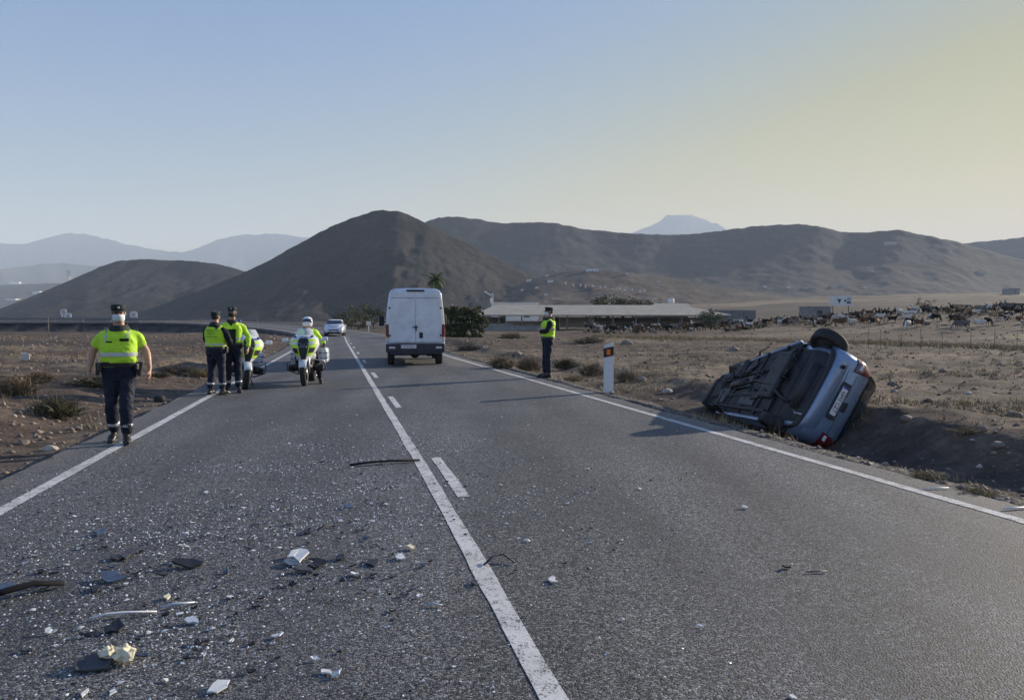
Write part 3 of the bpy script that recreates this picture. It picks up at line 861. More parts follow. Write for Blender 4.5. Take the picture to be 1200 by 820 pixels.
def make_car(name, M, paint, label, cat, damaged, plate_txt, group=None, stripe=False):
    def crush(p):
        if not damaged: return p
        x, y, z = p
        t = min(max((y - 1.25) / 2.5, 0), 1.1)
        x = .85 - (.85 - x) * (1 - .50 * t ** 1.15)
        z = .2 + (z - .2) * (1 - .22 * t)
        j = t * .085
        x += j * (float(vnoise([y * 7 + z * 3], [z * 8], 3)[0]) - .5) * 2
        z += j * (float(vnoise([y * 6], [x * 9 + z * 2], 8)[0]) - .5) * 2
        y -= j * 2.4 * float(vnoise([x * 6], [z * 7], 5)[0])
        return Vector((x, y, z))
    root = empty(name, (0, 0, 0), 0, label, cat, group)
    root.matrix_world = M
    def B(mb, nm, mat, par=None):
        return mb.deform(crush).build(nm, mat, par or root)
    ys = []
    for a, b in zip(ST[:-1], ST[1:]):
        n = max(1, int((b[0] - a[0]) / .14)) 
        ys += list(np.linspace(a[0], b[0], n + 1)[:-1])
    ys.append(ST[-1][0])
    b = MB(); b.loft([car_section(y, *st_at(y)) for y in ys])
    under = [all(b.v[i][2] <= st_at(b.v[i][1])[0] + .02 for i in f) and len(f) == 4 for f in b.f]
    b.m = [1 if q else 0 for q in under]
    B(b, 'body', [paint, M_UNDER])
    # bumper wraps the tail
    def band(z0, z1, yy, off, ang=1.0):
        pts = []
        for k in range(17):
            t = k / 16 * 2 - 1
            x = .80 * t; y = -.045 - off + .10 * abs(t) ** 3 + (.22 * max(0, abs(t) - .86) / .14)
            pts.append((x, y))
        rings = []
        for (x, y) in pts:
            rings.append([Vector((x, y + .04, z0)), Vector((x, y, z0 + .03)), Vector((x, y - .004, (z0 + z1) / 2)), Vector((x, y, z1 - .02)), Vector((x, y + .03, z1)), Vector((x, y + .10, z1)), Vector((x, y + .10, z0))])
        m = MB(); m.loft(rings); return m
    bum = B(band(.30, .575, 0, 0), 'rear_bumper', paint)
    B(band(.245, .305, 0, -.02), 'bumper_skirt', M_BLACKP)
    tg = MB()      # tailgate skin with pressed recess for the plate
    tg.prism([(-.56, .60), (.56, .60), (.61, .80), (.60, .93), (-.60, .93), (-.61, .80)], -.028, .05, lambda a, c, d: Vector((a, d + .06 * max(0, c - .8) / .13 + .03 * (abs(a) / .6) ** 2, c)))
    t = B(tg, 'tailgate', paint)
    rc = MB(); rc.box((0, -.034, .685), (.66, .012, .155), bev=.005); B(rc, 'plate_recess', M_DKBLUE, t)
    if not damaged:
        plate(root, (0, -.046, .685), .52, .11, plate_txt, Matrix.Identity(4))
    else:
        plate(root, (0, -.046, .685), .52, .11, plate_txt, Matrix.Identity(4))
    hd = MB(); hd.box((.04, -.026, .835), (.17, .035, .075), bev=.015); B(hd, 'tailgate_handle', M_BLACKP, t)
    for cx, cw in ((-.33, .42), (.36, .36)):
        tr = MB(); tr.box((cx, -.022, .80), (cw, .012, .012)); B(tr, 'trim_strip', M_STEEL, t)
    th = MB(); th.cyl((-.52, -.066, .46), (-.52, -.04, .46), .035, n=14); B(th, 'tow_eye_hole', M_INK)
    # rear window with rubber surround and roof spoiler
    def wpatch(y0, y1, wf, off, n=7):
        rings = []
        for k in range(n):
            y = y0 + (y1 - y0) * k / (n - 1)
            zb, wl, zbelt, wb, wr, zr = st_at(y)
            w = (wr + .02) * wf
            rings.append([Vector((w * (q / 6 * 2 - 1), y - off * .95, zr + .014 - .012 * (q / 6 * 2 - 1) ** 2 + off * .5)) for q in range(7)])
        m = MB(); m.loft(rings, cap=False, closed=False); return m
    B(wpatch(.085, .352, 1.03, .006), 'window_seal', M_BLACKP)
    rw = B(wpatch(.115, .335, .93, .012), 'rear_window', M_GLASS)
    wi = MB(); wi.tube([(0, .085, 1.06), (.05, .13, 1.13), (.30, .15, 1.16)], .009, 6); B(wi, 'wiper', M_BLACKP, rw)
    for s in (-1, 1):
        def xs(y, z):
            sec = car_section(y, *st_at(y))[:12]
            return float(np.interp(z, [p.z for p in sec], [p.x for p in sec]))
        rings = []
        for z in np.linspace(.70, 1.06, 7):
            k = (z - .70) / .36
            y0 = max(0.0, -.012 + .13 * max(0, z - .86) / .2)
            e = .11 + .20 * k
            rr = [Vector((s * (.57 + .03 * k), y0 - .034 + .02 * k, z))]
            for q in np.linspace(0, 1, 6):
                yy = y0 + (e - y0) * q
                rr.append(Vector((s * (xs(max(yy, .012), z) + .014), yy - .022 * (1 - q), z)))
            rings.append(rr)
        l = MB(); l.loft(rings, cap=False, closed=False); lm = B(l, 'tail_lamp', M_RED)
        q = MB(); q.box((s * .66, -.034, .775), (.10, .03, .055), bev=.01); B(q, 'reversing_lens', M_CLEAR, lm)
        # side glass
        for (a, c) in ((.42, .95), (1.02, 1.85), (1.92, 2.62)):
            rings = []
            for k in range(6):
                y = a + (c - a) * k / 5
                zb, wl, zbelt, wb, wr, zr = st_at(y)
                rr = []
                for tt in (.08, .35, .65, .9):
                    x = (wb - .025) * (1 - tt) + (wr + .05) * tt + .02 * math.sin(math.pi * tt) + .008
                    rr.append(Vector((s * x, y, zbelt + .01 + (zr - .06 - zbelt - .01) * tt)))
                rings.append(rr)
            g = MB(); g.loft(rings, cap=False, closed=False); B(g, 'side_window', M_GLASS)
        for y in (1.0, 1.9):
            g = MB(); g.box((s * .862, y, .60), (.006, .012, .62)); B(g, 'door_seam', M_BLACKP)
        g = MB(); g.box((s * .87, 1.15, .84), (.03, .16, .035), bev=.01); B(g, 'door_handle', M_BLACKP)
        g = MB(); g.box((s * .865, 1.9, .40), (.02, 1.9, .05), bev=.006); B(g, 'rub_strip', M_BLACKP)
        g = MB(); g.box((s * .95, 2.45, .98), (.17, .09, .12), bev=.03, seg=2); B(g, 'mirror', paint if not damaged else M_BLACKP)
        hl = MB(); hl.box((s * .60, 3.74, .70), (.26, .20, .12), bev=.04, seg=2); B(hl, 'headlight', M_CLEAR)
        for y in (.66, 3.14):
            arch = MB(); arch.prism([(.365 * math.cos(a), .365 * math.sin(a)) for a in np.linspace(-.12, math.pi + .12, 22)], .60, .872, lambda a, c, d: Vector((s * d, y + a, .30 + c))); B(arch, 'wheel_arch', M_INK)
    ws = MB(); ws.add([(-.60, 2.40, 1.375), (.60, 2.40, 1.375), (.69, 2.94, 1.05), (-.69, 2.94, 1.05)], [[0, 1, 2, 3]]); ws.v = [(x, y + .01, z + .025) for x, y, z in ws.v]; B(ws, 'windscreen', M_GLASS)
    gr = MB(); gr.box((0, 3.86, .52), (.9, .10, .16), bev=.03); B(gr, 'grille', M_BLACKP)
    fp = MB(); fp.box((0, 3.91, .42), (.5, .01, .1)); B(fp, 'front_plate', M_PLATE)
    return root, B

# the wreck lies on its right side in the ditch, tail towards the camera
def car_axes(az, roll, pitch):
    a = R(az); ph = R(roll); p = R(pitch)
    F = Vector((math.sin(a) * math.cos(p), math.cos(a) * math.cos(p), -math.sin(p)))
    r0 = Vector((math.cos(a), -math.sin(a), 0))
    up0 = r0.cross(F)
    U = (r0 * math.cos(ph) - up0 * math.sin(ph)).normalized()
    X = F.cross(U).normalized()
    return Matrix((X, F, U)).transposed()
WR_ROT = car_axes(-9.0, 30.0, 0.5)
anchor_local = Vector((.80, 0.0, .62))
anchor_world = at(951, 517, -0.42)
WR_M = Matrix.Translation(anchor_world - WR_ROT @ anchor_local) @ WR_ROT.to_4x4()
wreck, WB = make_car('wrecked_car', WR_M, M_SILVER, 'silver blue hatchback wreck lying on its side in the roadside ditch', 'car', True, '6843 CZT')
# underside of the wreck
u = MB(); u.loft([[Vector((x * (1 if y < 3.3 else .8), y, z)) for x, z in ((-.80, .235), (-.76, .165), (-.40, .15), (-.16, .155), (-.13, .22), (.13, .22), (.16, .155), (.40, .15), (.76, .165), (.80, .235), (.6, .30), (-.6, .30))] for y in np.linspace(.95, 3.5, 16)], smooth=False)
flo = WB(u, 'floor_pan', M_UNDER)
for x in (-.62, -.30, .30, .62):
    r = MB(); r.box((x, 2.1, .142), (.075, 2.2, .05), bev=.012); WB(r, 'floor_rib', M_UNDER, flo)
for y in (1.35, 1.95, 2.55):
    r = MB(); r.box((0, y, .142), (1.45, .06, .035), bev=.01); WB(r, 'cross_rib', M_UNDER, flo)
for s in (-1, 1):
    r = MB(); r.box((s * .79, 2.0, .175), (.07, 1.9, .10), bev=.02); WB(r, 'sill', M_SILVER)
t = MB(); t.box((-.1, 1.25, .155), (.95, .5, .13), bev=.05, seg=2); WB(t, 'fuel_tank', M_BLACKP)
t = MB(); t.tube([(.05, 3.3, .16), (.02, 2.6, .13), (.0, 1.8, .12), (.12, 1.2, .11), (.30, .75, .17), (.34, .5, .2)], .032, 8); ex = WB(t, 'exhaust_pipe', M_RUST)
t = MB(); t.tube([(.02, 2.75, .13), (.0, 2.2, .125)], [(.11, .065), (.11, .065)], 12); WB(t, 'front_silencer', M_RUST, ex)
t = MB(); t.tube([(-.42, .30, .25), (.42, .30, .25)], [(.135, .105), (.135, .105)], 14, ref=(0, 0, 1)); WB(t, 'rear_silencer', M_UNDER, ex)
t = MB(); t.tube([(.44, .30, .25), (.5, .2, .24), (.5, .02, .25)], .026, 8); WB(t, 'tail_pipe', M_STEEL, ex)
t = MB(); t.tube([(-.68, .95, .24), (-.62, .66, .26), (0, .66, .23), (.62, .66, .26), (.68, .95, .24)], [(.05, .06)] * 5, 8); ax = WB(t, 'rear_axle_beam', M_UNDER)
for s in (-1, 1):
    sp_ = MB(); [sp_.torus((s * .50, .72, .30 + .03 * k), .055, .011, (0, 0, 1), 14, 6) for k in range(6)]; WB(sp_, 'spring', M_UNDER, ax)
    t = MB(); t.tube([(s * .68, .95, .24), (s * .62, 1.35, .2)], [(.05, .04), (.04, .03)], 8); WB(t, 'trailing_arm', M_UNDER, ax)
t = MB(); t.box((.12, .18, .30), (1.0, .24, .14), bev=.05, seg=2); WB(t, 'spare_wheel_well', M_UNDER)
t = MB(); t.box((-.02, 2.35, .136), (.30, .7, .02), bev=.006); t.box((.42, 1.85, .138), (.30, .62, .02), bev=.006); t.box((.36, 2.95, .15), (.46, .36, .02), bev=.006); WB(t, 'heat_shield', M_SHIELD)
t = MB(); t.box((0, 3.05, .17), (1.15, .16, .09), bev=.03); t.box((.1, 3.3, .25), (.6, .4, .26), bev=.06, seg=2); t.cyl((-.7, 3.1, .2), (.7, 3.1, .2), .03); WB(t, 'front_subframe', M_UNDER)
t = MB(); t.box((.1, 3.72, .28), (1.2, .22, .2), bev=.05, seg=2); WB(t, 'front_bumper', M_BLACKP)
t = MB(); t.tube([(-.62, 2.35, .25), (-.95, 2.5, .22), (-1.12, 2.35, .3)], [.022, .018, .012], 7); WB(t, 'bent_rod', M_BLACKP)
t = MB(); t.add([(-.72, 3.2, .3), (-1.0, 3.42, .22), (-.90, 3.55, .45), (-.6, 3.5, .5), (-.72, 3.22, .36), (-1.0, 3.44, .26), (-.9, 3.58, .48)], [[0, 1, 2, 3], [4, 6, 5], [0, 4, 5, 1], [1, 5, 6, 2], [2, 6, 3]]); WB(t, 'torn_wing', M_BLACKP)
rw_ = random.Random(31)
for k in range(9):            # hanging hoses and torn brake lines under the floor
    x0, y0 = rw_.uniform(-.3, .45), rw_.uniform(.4, 2.4)
    pts = [(x0, y0, .16)]
    for q in range(5):
        pts.append((min(.6, max(-.5, pts[-1][0] + rw_.uniform(-.12, .12))), pts[-1][1] + rw_.uniform(-.05, .25), .11 + rw_.uniform(-.04, .03)))
    t = MB(); t.tube(pts, rw_.uniform(.009, .02), 6); WB(t, 'hose', rw_.choice([M_BLACKP, M_RUST, M_UNDER]))
for k in range(7):            # dented plates and brackets bolted under the floor
    x0, y0 = rw_.uniform(-.66, .6), rw_.uniform(.9, 3.2)
    t = MB(); t.box((x0, y0, .135), (rw_.uniform(.10, .30), rw_.uniform(.12, .36), .035), rot=Euler((rw_.uniform(-.15, .15), rw_.uniform(-.15, .15), rw_.uniform(-.4, .4))).to_matrix(), bev=.012); WB(t, 'bracket', rw_.choice([M_UNDER, M_BLACKP, M_RUST]))
t = MB(); rr_ = [[Vector((.86 - .02 * a, 2.4 + .22 * b + .03 * math.sin(a * 3 + b), .30 - .10 * a + .05 * math.sin(b * 2.3 + a))) for b in range(6)] for a in range(5)]
t.loft(rr_, cap=False, closed=False, smooth=False); WB(t, 'torn_sill_trim', M_BLACKP)
wreck_tilt = Matrix.Translation((-.86, .48, .34)) @ Matrix.Rotation(R(16), 4, 'Y') @ Matrix.Rotation(R(-14), 4, 'Z')
wheel(wreck, (0, 0, 0), .315, .21, -1, 6, rx=wreck_tilt)
wheel(wreck, (.76, .66, .27), .30, .19, 1, 6)

# the oncoming white car where the road bends
oc = at(386, 394.3, 0.0)
OM = Matrix.Translation((oc.x - .2, oc.y + 3.7, 0.03)) @ Matrix.Rotation(math.pi + R(9), 4, 'Z') 
oncoming, OB = make_car('oncoming_car', OM, M_WHITE, 'small white car coming round the bend in the far left lane', 'car', False, '2750 GHB')
for s in (-1, 1):
    wheel(oncoming, (s * .76, .66, .30), .30, .19, s, 5); wheel(oncoming, (s * .76, 3.14, .30), .30, .19, s, 5)
bs = MB(); bs.box((0, 3.42, .905), (.95, .3, .012)); OB(bs, 'bonnet_stripe', M_BLUEP)

# ------------------------------------------------------------ police motorcycles
def shell_patch(levels, a0, a1, off, n=9):
    """patch of the fairing between two angles (0 = straight ahead, + to the right)"""
    rings = []
    for (z, rx, ry, cy) in levels:
        rr = []
        for k in range(n):
            a = R(a0 + (a1 - a0) * k / (n - 1))
            rr.append(Vector(((rx + off) * math.sin(a), cy + (ry + off) * math.cos(a), z)))
        rings.append(rr)
    m = MB(); m.loft(rings, cap=False, closed=False)
    return m

def lerp_levels(lv, zs):
    A = np.array(lv)
    return [tuple([z] + [float(np.interp(z, A[:, 0], A[:, k])) for k in (1, 2, 3)]) for z in zs]

FAIR = [(.50, .07, .22, .54), (.62, .14, .30, .50), (.76, .24, .36, .46), (.92, .335, .38, .42), (1.04, .365, .34, .40), (1.13, .31, .27, .40), (1.20, .17, .17, .38)]
def mat_screen():
    m, nt, b = NT('clear_screen')
    b.inputs['Base Color'].default_value = (0.85, 0.9, 0.93, 1)
    nt.links.new(ramp(nt, noise(nt, tc(nt), 6.0, 4), [(0.3, 0.04), (0.8, 0.22)]), b.inputs['Roughness'])
    b.inputs['Alpha'].default_value = 0.55
    b.inputs['Specular IOR Level'].default_value = 0.8
    return m
M_SCREEN = mat_screen()
def make_bike(loc, rz, lean, label, steer=0):
    root = empty('police_motorcycle', loc, rz, label, 'motorcycle', 'police motorcycles on the road')
    root.rotation_euler = (0, lean, rz)
    # wheels
    fw = wheel(root, (0, .76, .305), .305, .13, 1, 10); wheel(root, (0, -.74, .305), .305, .18, 1, 5)
    for s in (-1, 1):
        d = MB(); d.cyl((s * .075, .76, .305), (s * .08, .76, .305), .15, n=22); d.build('brake_disc', M_STEEL, fw)
        f = MB(); f.tube([(s * .105, .76, .30), (s * .105, .70, .55), (s * .11, .50, .98)], [.034, .032, .026], 10); f.build('fork_tube', M_STEEL, root)
    f = MB()
    f.loft([[Vector((x, .76 + .335 * math.sin(a), .305 + .335 * math.cos(a) - .35 * abs(x) * (abs(x) > .05))) for x in (-.085, -.06, 0, .06, .085)] + [Vector((x, .76 + .325 * math.sin(a), .30 + .325 * math.cos(a) - .35 * abs(x) * (abs(x) > .05))) for x in (.085, .06, 0, -.06, -.085)] for a in [R(q) for q in range(-70, 61, 13)]])
    f.build('front_mudguard', M_WHITE, root)
    # fairing shell with coloured panels and dark nose
    sh = MB(); n = 28
    sh.loft([[Vector((rx * math.sin(2 * math.pi * k / n), cy + ry * math.cos(2 * math.pi * k / n), z)) for k in range(n)] for z, rx, ry, cy in lerp_levels(FAIR, np.linspace(.5, 1.2, 12))])
    fair = sh.build('fairing', M_WHITE, root)
    for s in (-1, 1):
        shell_patch(lerp_levels(FAIR, np.linspace(.72, 1.10, 8)), s * 20, s * 58, .008).build('hi_vis_panel', M_HIVIS, fair)
        shell_patch(lerp_levels(FAIR, np.linspace(.78, .90, 4)), s * 26, s * 55, .014).build('air_intake', M_BLACKP, fair)
        shell_patch(lerp_levels(FAIR, np.linspace(.98, 1.05, 4)), s * 22, s * 44, .014).build('indicator', M_CLEAR, fair)
    shell_patch(lerp_levels(FAIR, np.linspace(.62, 1.16, 9)), -19, 19, .010).build('nose_panel', M_BLACKP, fair)
    h = MB(); h.ell((0, .835, .92), (.10, .03, .07)); h.ell((-.085, .815, .99), (.04, .03, .03)); h.ell((.085, .815, .99), (.04, .03, .03)); h.build('headlight', M_GLASS, fair)
    # screen
    rings = []
    for k in range(8):
        t = k / 7; z = 1.12 + .24 * t; w = .235 - .09 * t ** 2.2; y = .62 - .20 * t
        rings.append([Vector((w * q, y - .12 * q * q, z)) for q in np.linspace(-1, 1, 9)])
    ws = MB(); ws.loft(rings, cap=False, closed=False); ws.build('windscreen', M_SCREEN, root)
    for s in (-1, 1):
        m = MB(); m.tube([(s * .30, .40, 1.05), (s * .43, .38, 1.08)], .014, 6); m.box((s * .47, .37, 1.09), (.14, .06, .10), bev=.025, seg=2); mm = m.build('mirror', M_WHITE, root)
        m = MB(); m.box((s * .47, .337, 1.09), (.115, .006, .078), bev=.003); m.build('mirror_glass', M_GLASS, mm)
        m = MB(); m.ell((s * .20, .60, 1.17), (.04, .05, .028)); m.build('blue_beacon', M_BLUEP, root)
    hb = MB(); hb.tube([(-.40, .12, 1.06), (-.30, .26, 1.07), (-.12, .34, 1.05), (.12, .34, 1.05), (.30, .26, 1.07), (.40, .12, 1.06)], .017, 8); hb.build('handlebar', M_BLACKP, root)
    # engine, cylinders, crash bars
    e = MB(); e.box((0, .20, .40), (.34, .48, .34), bev=.06, seg=2); e.cyl((0, -.2, .38), (0, .05, .40), .11); e.build('engine', M_UNDER, root)
    for s in (-1, 1):
        c = MB(); c.cyl((s * .14, .28, .42), (s * .34, .28, .41), .095, .085); c.box((s * .37, .28, .41), (.09, .20, .16), bev=.035, seg=2); c.build('cylinder_head', M_BLACKP, root)
        g = MB(); g.tube([(s * .16, .50, .62), (s * .44, .42, .56), (s * .46, .22, .36), (s * .20, .16, .24)], .016, 7); g.build('crash_bar', M_STEEL, root)
        ft = MB(); ft.tube([(s * .14, -.15, .36), (s * .27, -.15, .35)], .018, 6); ft.build('footrest', M_STEEL, root)
    bp = MB(); bp.loft([[Vector((w * math.cos(a), y, z + h * math.sin(a))) for a in np.linspace(0, 2 * math.pi, 13)[:-1]] for y, w, z, h in ((.52, .08, .42, .10), (.40, .17, .42, .18), (.1, .19, .34, .12), (-.2, .13, .36, .1))]); bp.build('belly_pan', M_BLACKP, root)
    # tank, side panels, seat, tail
    t = MB(); t.loft([[Vector((w * math.cos(a), y, z + h * math.sin(a))) for a in np.linspace(0, 2 * math.pi, 17)[:-1]] for y, w, z, h in ((.40, .14, .95, .12), (.25, .21, .92, .15), (.02, .20, .88, .13), (-.16, .13, .83, .09))]); t.build('fuel_tank', M_WHITE, root)
    sd = MB(); sd.loft([[Vector((w * math.cos(a), y, z + h * math.sin(a))) for a in np.linspace(0, 2 * math.pi, 17)[:-1]] for y, w, z, h in ((.35, .24, .68, .16), (.05, .23, .66, .15), (-.35, .17, .70, .11), (-.85, .12, .78, .08))]); sd.build('side_panel', M_WHITE, root)
    se = MB(); se.loft([[Vector((w * math.cos(a), y, z + h * math.sin(a))) for a in np.linspace(0, 2 * math.pi, 15)[:-1]] for y, w, z, h in ((-.05, .10, .83, .05), (-.2, .16, .81, .06), (-.45, .17, .81, .06), (-.58, .15, .86, .06), (-.85, .14, .88, .05))]); se.build('seat', M_BLACKP, root)
    for s in (-1, 1):
        p = MB(); p.box((s * .345, -.58, .66), (.21, .56, .38), bev=.07, seg=3, smooth=True); pp = p.build('pannier', M_WHITE, root)
        for z in (.60, .72):
            q = MB(); q.box((s * .345, -.58, z), (.218, .568, .045), bev=.02); q.build('blue_stripe', M_BLUEP, pp)
        q = MB(); q.box((s * .345, -.58, .66), (.22, .57, .04), bev=.018); q.build('reflective_stripe', M_REFL, pp)
    q = MB(); q.box((0, -.80, 1.07), (.42, .36, .30), bev=.07, seg=3, smooth=True); tcase = q.build('top_case', M_WHITE, root)
    q = MB(); q.box((0, -.985, 1.04), (.30, .012, .06), bev=.003); q.build('tail_lamp', M_RED, tcase)
    q = MB(); q.tube([(.12, -.95, 1.15), (.12, -.97, 1.50)], .010, 6); q.cyl((.12, -.97, 1.48), (.12, -.97, 1.56), .035); q.build('beacon_pole', M_BLUEP, root)
    x = MB(); x.tube([(.17, .1, .28), (.20, -.4, .30), (.24, -.85, .40)], [.03, .04, .06], 10); x.build('exhaust', M_STEEL, root)
    a = MB(); a.tube([(.09, -.15, .38), (.11, -.74, .305)], [(.04, .05), (.04, .04)], 8); a.build('swing_arm', M_UNDER, root)
    fr = MB(); fr.tube([(0, .42, .98), (0, .2, .75), (0, -.3, .62), (0, -.9, .8)], [.05, .05, .05, .04], 8); fr.tube([(0, -.75, .75), (0, -1.0, .55)], [(.08, .012), (.09, .012)], 8); fr.build('frame', M_UNDER, root)
    st = MB(); st.tube([(-.12, -.05, .33), (-.26, -.12, .02)], .013, 6); st.build('side_stand', M_STEEL, root)
    return root
M_REFL = pm('reflective_tape', (0.52, 0.54, 0.55), 0.3, metal=0.25, var=0.1, scale=30)

fb = at(357, 452, 0)
bk_h = math.pi + R(8)
bkc = Vector((fb.x, fb.y, 0)) - Vector((-math.sin(bk_h), math.cos(bk_h), 0)) * .76
BIKE1 = make_bike(bkc, bk_h, R(1.5), 'white police motorcycle with lime panels ridden by a helmeted officer')
pb = at(270, 456.5, 0)
BIKE2 = make_bike(Vector((pb.x - .02, pb.y + .8, 0)), math.pi + R(24), R(-6), 'white police motorcycle parked behind the two officers standing on the edge line')

# ------------------------------------------------------------ people
M_SKIN = pm('skin', (0.42, 0.24, 0.165), 0.5, var=0.10, scale=18, spec=0.4)
M_HAIR = pm('dark_hair', (0.02, 0.016, 0.013), 0.7, var=0.3, scale=60, bmp=0.3)
M_NAVY = pm('navy_cloth', (0.006, 0.010, 0.026), 0.72, var=0.3, scale=10, bmp=0.4, bscale=30, spec=0.35)
M_NAVY2 = pm('dark_jacket_cloth', (0.008, 0.012, 0.018), 0.8, var=0.3, scale=12, bmp=0.35, bscale=30, spec=0.25)
M_LIME = pm('hi_vis_cloth', (0.44, 0.72, 0.025), 0.75, var=0.10, scale=9, bmp=0.35, bscale=26, sheen=0.1)
M_BOOT = pm('black_boot', (0.016, 0.014, 0.013), 0.4, var=0.3, scale=20, dirt=0.3)
M_CAP = pm('dark_green_cap', (0.014, 0.02, 0.02), 0.8, var=0.2, scale=20, bmp=0.2)
M_MASKW = pm('pale_mask', (0.62, 0.68, 0.72), 0.8, var=0.06, scale=14, bmp=0.2)
M_MASKB = pm('black_mask', (0.012, 0.012, 0.014), 0.75, var=0.1, scale=14)
M_TAPE = pm('grey_reflective_tape', (0.42, 0.45, 0.45), 0.35, metal=0.2, var=0.12, scale=40)
M_PRINTG = pm('dark_green_print', (0.03, 0.13, 0.03), 0.7, var=0.1)
M_WHITEB = pm('white_helmet', (0.78, 0.79, 0.80), 0.18, var=0.04, scale=5, coat=0.8)

TORSO = [(.80, .12, .10, 0), (.86, .165, .118, 0), (.94, .178, .125, 0), (1.02, .165, .118, 0), (1.12, .160, .118, .005), (1.24, .178, .128, .01), (1.33, .186, .128, .005), (1.38, .168, .116, -.001), (1.42, .132, .100, -.008), (1.455, .098, .084, -.012), (1.49, .075, .072, -.014), (1.55, .060, .064, -.005), (1.60, .058, .062, .0)]
def V(*a): return Vector(a)

class Body:
    def __init__(self, pose, girth=1.0, belly=0.0):
        self.p = pose; self.g = girth; self.belly = belly
        self.lean = pose.get('lean', 0.0)      # forward shift per metre above the hips
        self.z0 = .92
        self.drop = pose.get('drop', 0.0)      # lowers the trunk (sitting)
        self.twist = R(pose.get('twist', 0.0))
    def T(self, v):
        """upright trunk coordinates to posed coordinates"""
        v = Vector(v); h = v.z - self.z0
        if h > 0:
            k = min(h / .5, 1.0) * self.twist
            v = V(v.x * math.cos(k) - v.y * math.sin(k), v.x * math.sin(k) + v.y * math.cos(k), v.z)
            c = math.cos(math.atan(self.lean)); 
            v = V(v.x, v.y * c + h * self.lean * c, self.z0 + h * c - v.y * self.lean * c)
        return V(v.x, v.y + self.p.get('back', 0), v.z - self.drop)
    def at_z(self, z, grow=0.0, mult=1.0, n=28, sq=0.0):
        A = np.array(TORSO)
        rx, ry, cy = [float(np.interp(z, A[:, 0], A[:, k])) for k in (1, 2, 3)]
        b = self.belly * math.exp(-((z - 1.10) / .13) ** 2)
        if z < 1.5: rx *= self.g; ry *= self.g
        rx = (rx + b * .5) * mult + grow; ry = (ry + b * .6) * mult + grow; cy += b * .5
        out = []
        for k in range(n):
            a = 2 * math.pi * k / n
            ca, sa = math.cos(a), math.sin(a)
            e = .82
            out.append(self.T((rx * math.copysign(abs(ca) ** e, ca), cy + ry * math.copysign(abs(sa) ** e, sa), z)))
        return out
    def trunk(self, mb, z0, z1, grow=0.0, step=.035):
        zs = list(np.arange(z0, z1, step)) + [z1]
        mb.loft([self.at_z(z, grow) for z in zs])
    def arm_pts(self, side):
        S = V(side * .172 * self.g, -.01, 1.368); E, W = self.p['elbow'][side], self.p['wrist'][side]
        return self.T(S), self.T(E), self.T(W)
    def arm(self, mb, side, grow=0.0, t0=0.0, t1=2.0, n=14):
        S, E, W = self.arm_pts(side)
        I = self.T((side * .09, -.01, 1.385))
        rad = [(-.3, .062), (0, .064), (.25, .056), (.6, .048), (.95, .041), (1.0, .041), (1.2, .044), (1.5, .038), (1.85, .028), (2.0, .026)]
        ts = [t for t in np.arange(-.3, 2.001, .1) if t0 <= t <= t1 + 1e-6]
        pts = []; rr = []
        for t in ts:
            if t < 0: p = S + (I - S) * (-t / .3)
            elif t <= 1: p = S + (E - S) * t
            else: p = E + (W - E) * (t - 1)
            pts.append(p); rr.append(float(np.interp(t, [q[0] for q in rad], [q[1] for q in rad])) * (self.g * .4 + .6) + grow)
        # ease the elbow corner
        for _ in range(2):
            q = [p.copy() for p in pts]
            for i in range(1, len(pts) - 1): q[i] = pts[i] * .6 + (pts[i - 1] + pts[i + 1]) * .2
            pts = q
        mb.tube(pts, rr, n)
    def leg(self, mb, side, grow=0.0, t0=0.0, t1=2.0, n=16, flare=0.0):
        Hp = V(side * .088, self.p.get('back', 0), .90 - self.drop); K, A = self.p['knee'][side], self.p['ankle'][side]
        rad = [(0, .098), (.15, .096), (.5, .080), (.9, .060), (1.0, .058), (1.25, .060), (1.55, .050), (1.85, .038), (2.0, .038)]
        ts = [t for t in np.arange(0, 2.001, .1) if t0 <= t <= t1 + 1e-6]
        pts = []; rr = []
        for t in ts:
            pts.append(Hp + (K - Hp) * t if t <= 1 else K + (A - K) * (t - 1))
            rr.append(float(np.interp(t, [q[0] for q in rad], [q[1] for q in rad])) * (self.g * .5 + .5) + grow + flare * max(0, t - 1))
        for _ in range(2):
            q = [p.copy() for p in pts]
            for i in range(1, len(pts) - 1): q[i] = pts[i] * .6 + (pts[i - 1] + pts[i + 1]) * .2
            pts = q
        mb.tube(pts, rr, n, ref=(1, 0, 0))
    def foot_dir(self, side):
        d = self.p['toe'][side] - self.p['ankle'][side]
        return d
    def foot(self, mb, side, grow=0.0):
        A, Tt = self.p['ankle'][side], self.p['toe'][side]
        d = Tt - A; f = V(d.x, d.y, 0).normalized()
        heel = A - f * .055 + V(0, 0, -.045)
        mb.tube([heel + V(0, 0, .0), A + f * .03 + V(0, 0, -.035), A + f * .10 + V(0, 0, -.045) + V(0, 0, d.z + .075) * .5, Tt + V(0, 0, .0), Tt + f * .035],
                [(.034 + grow, .036 + grow), (.038 + grow, .046 + grow), (.045 + grow, .036 + grow), (.040 + grow, .026 + grow), (.022 + grow, .014 + grow)], 12)
        mb.tube([A + V(0, 0, .03), A + V(0, 0, -.05) - f * .005], [.038 + grow, .036 + grow], 12)
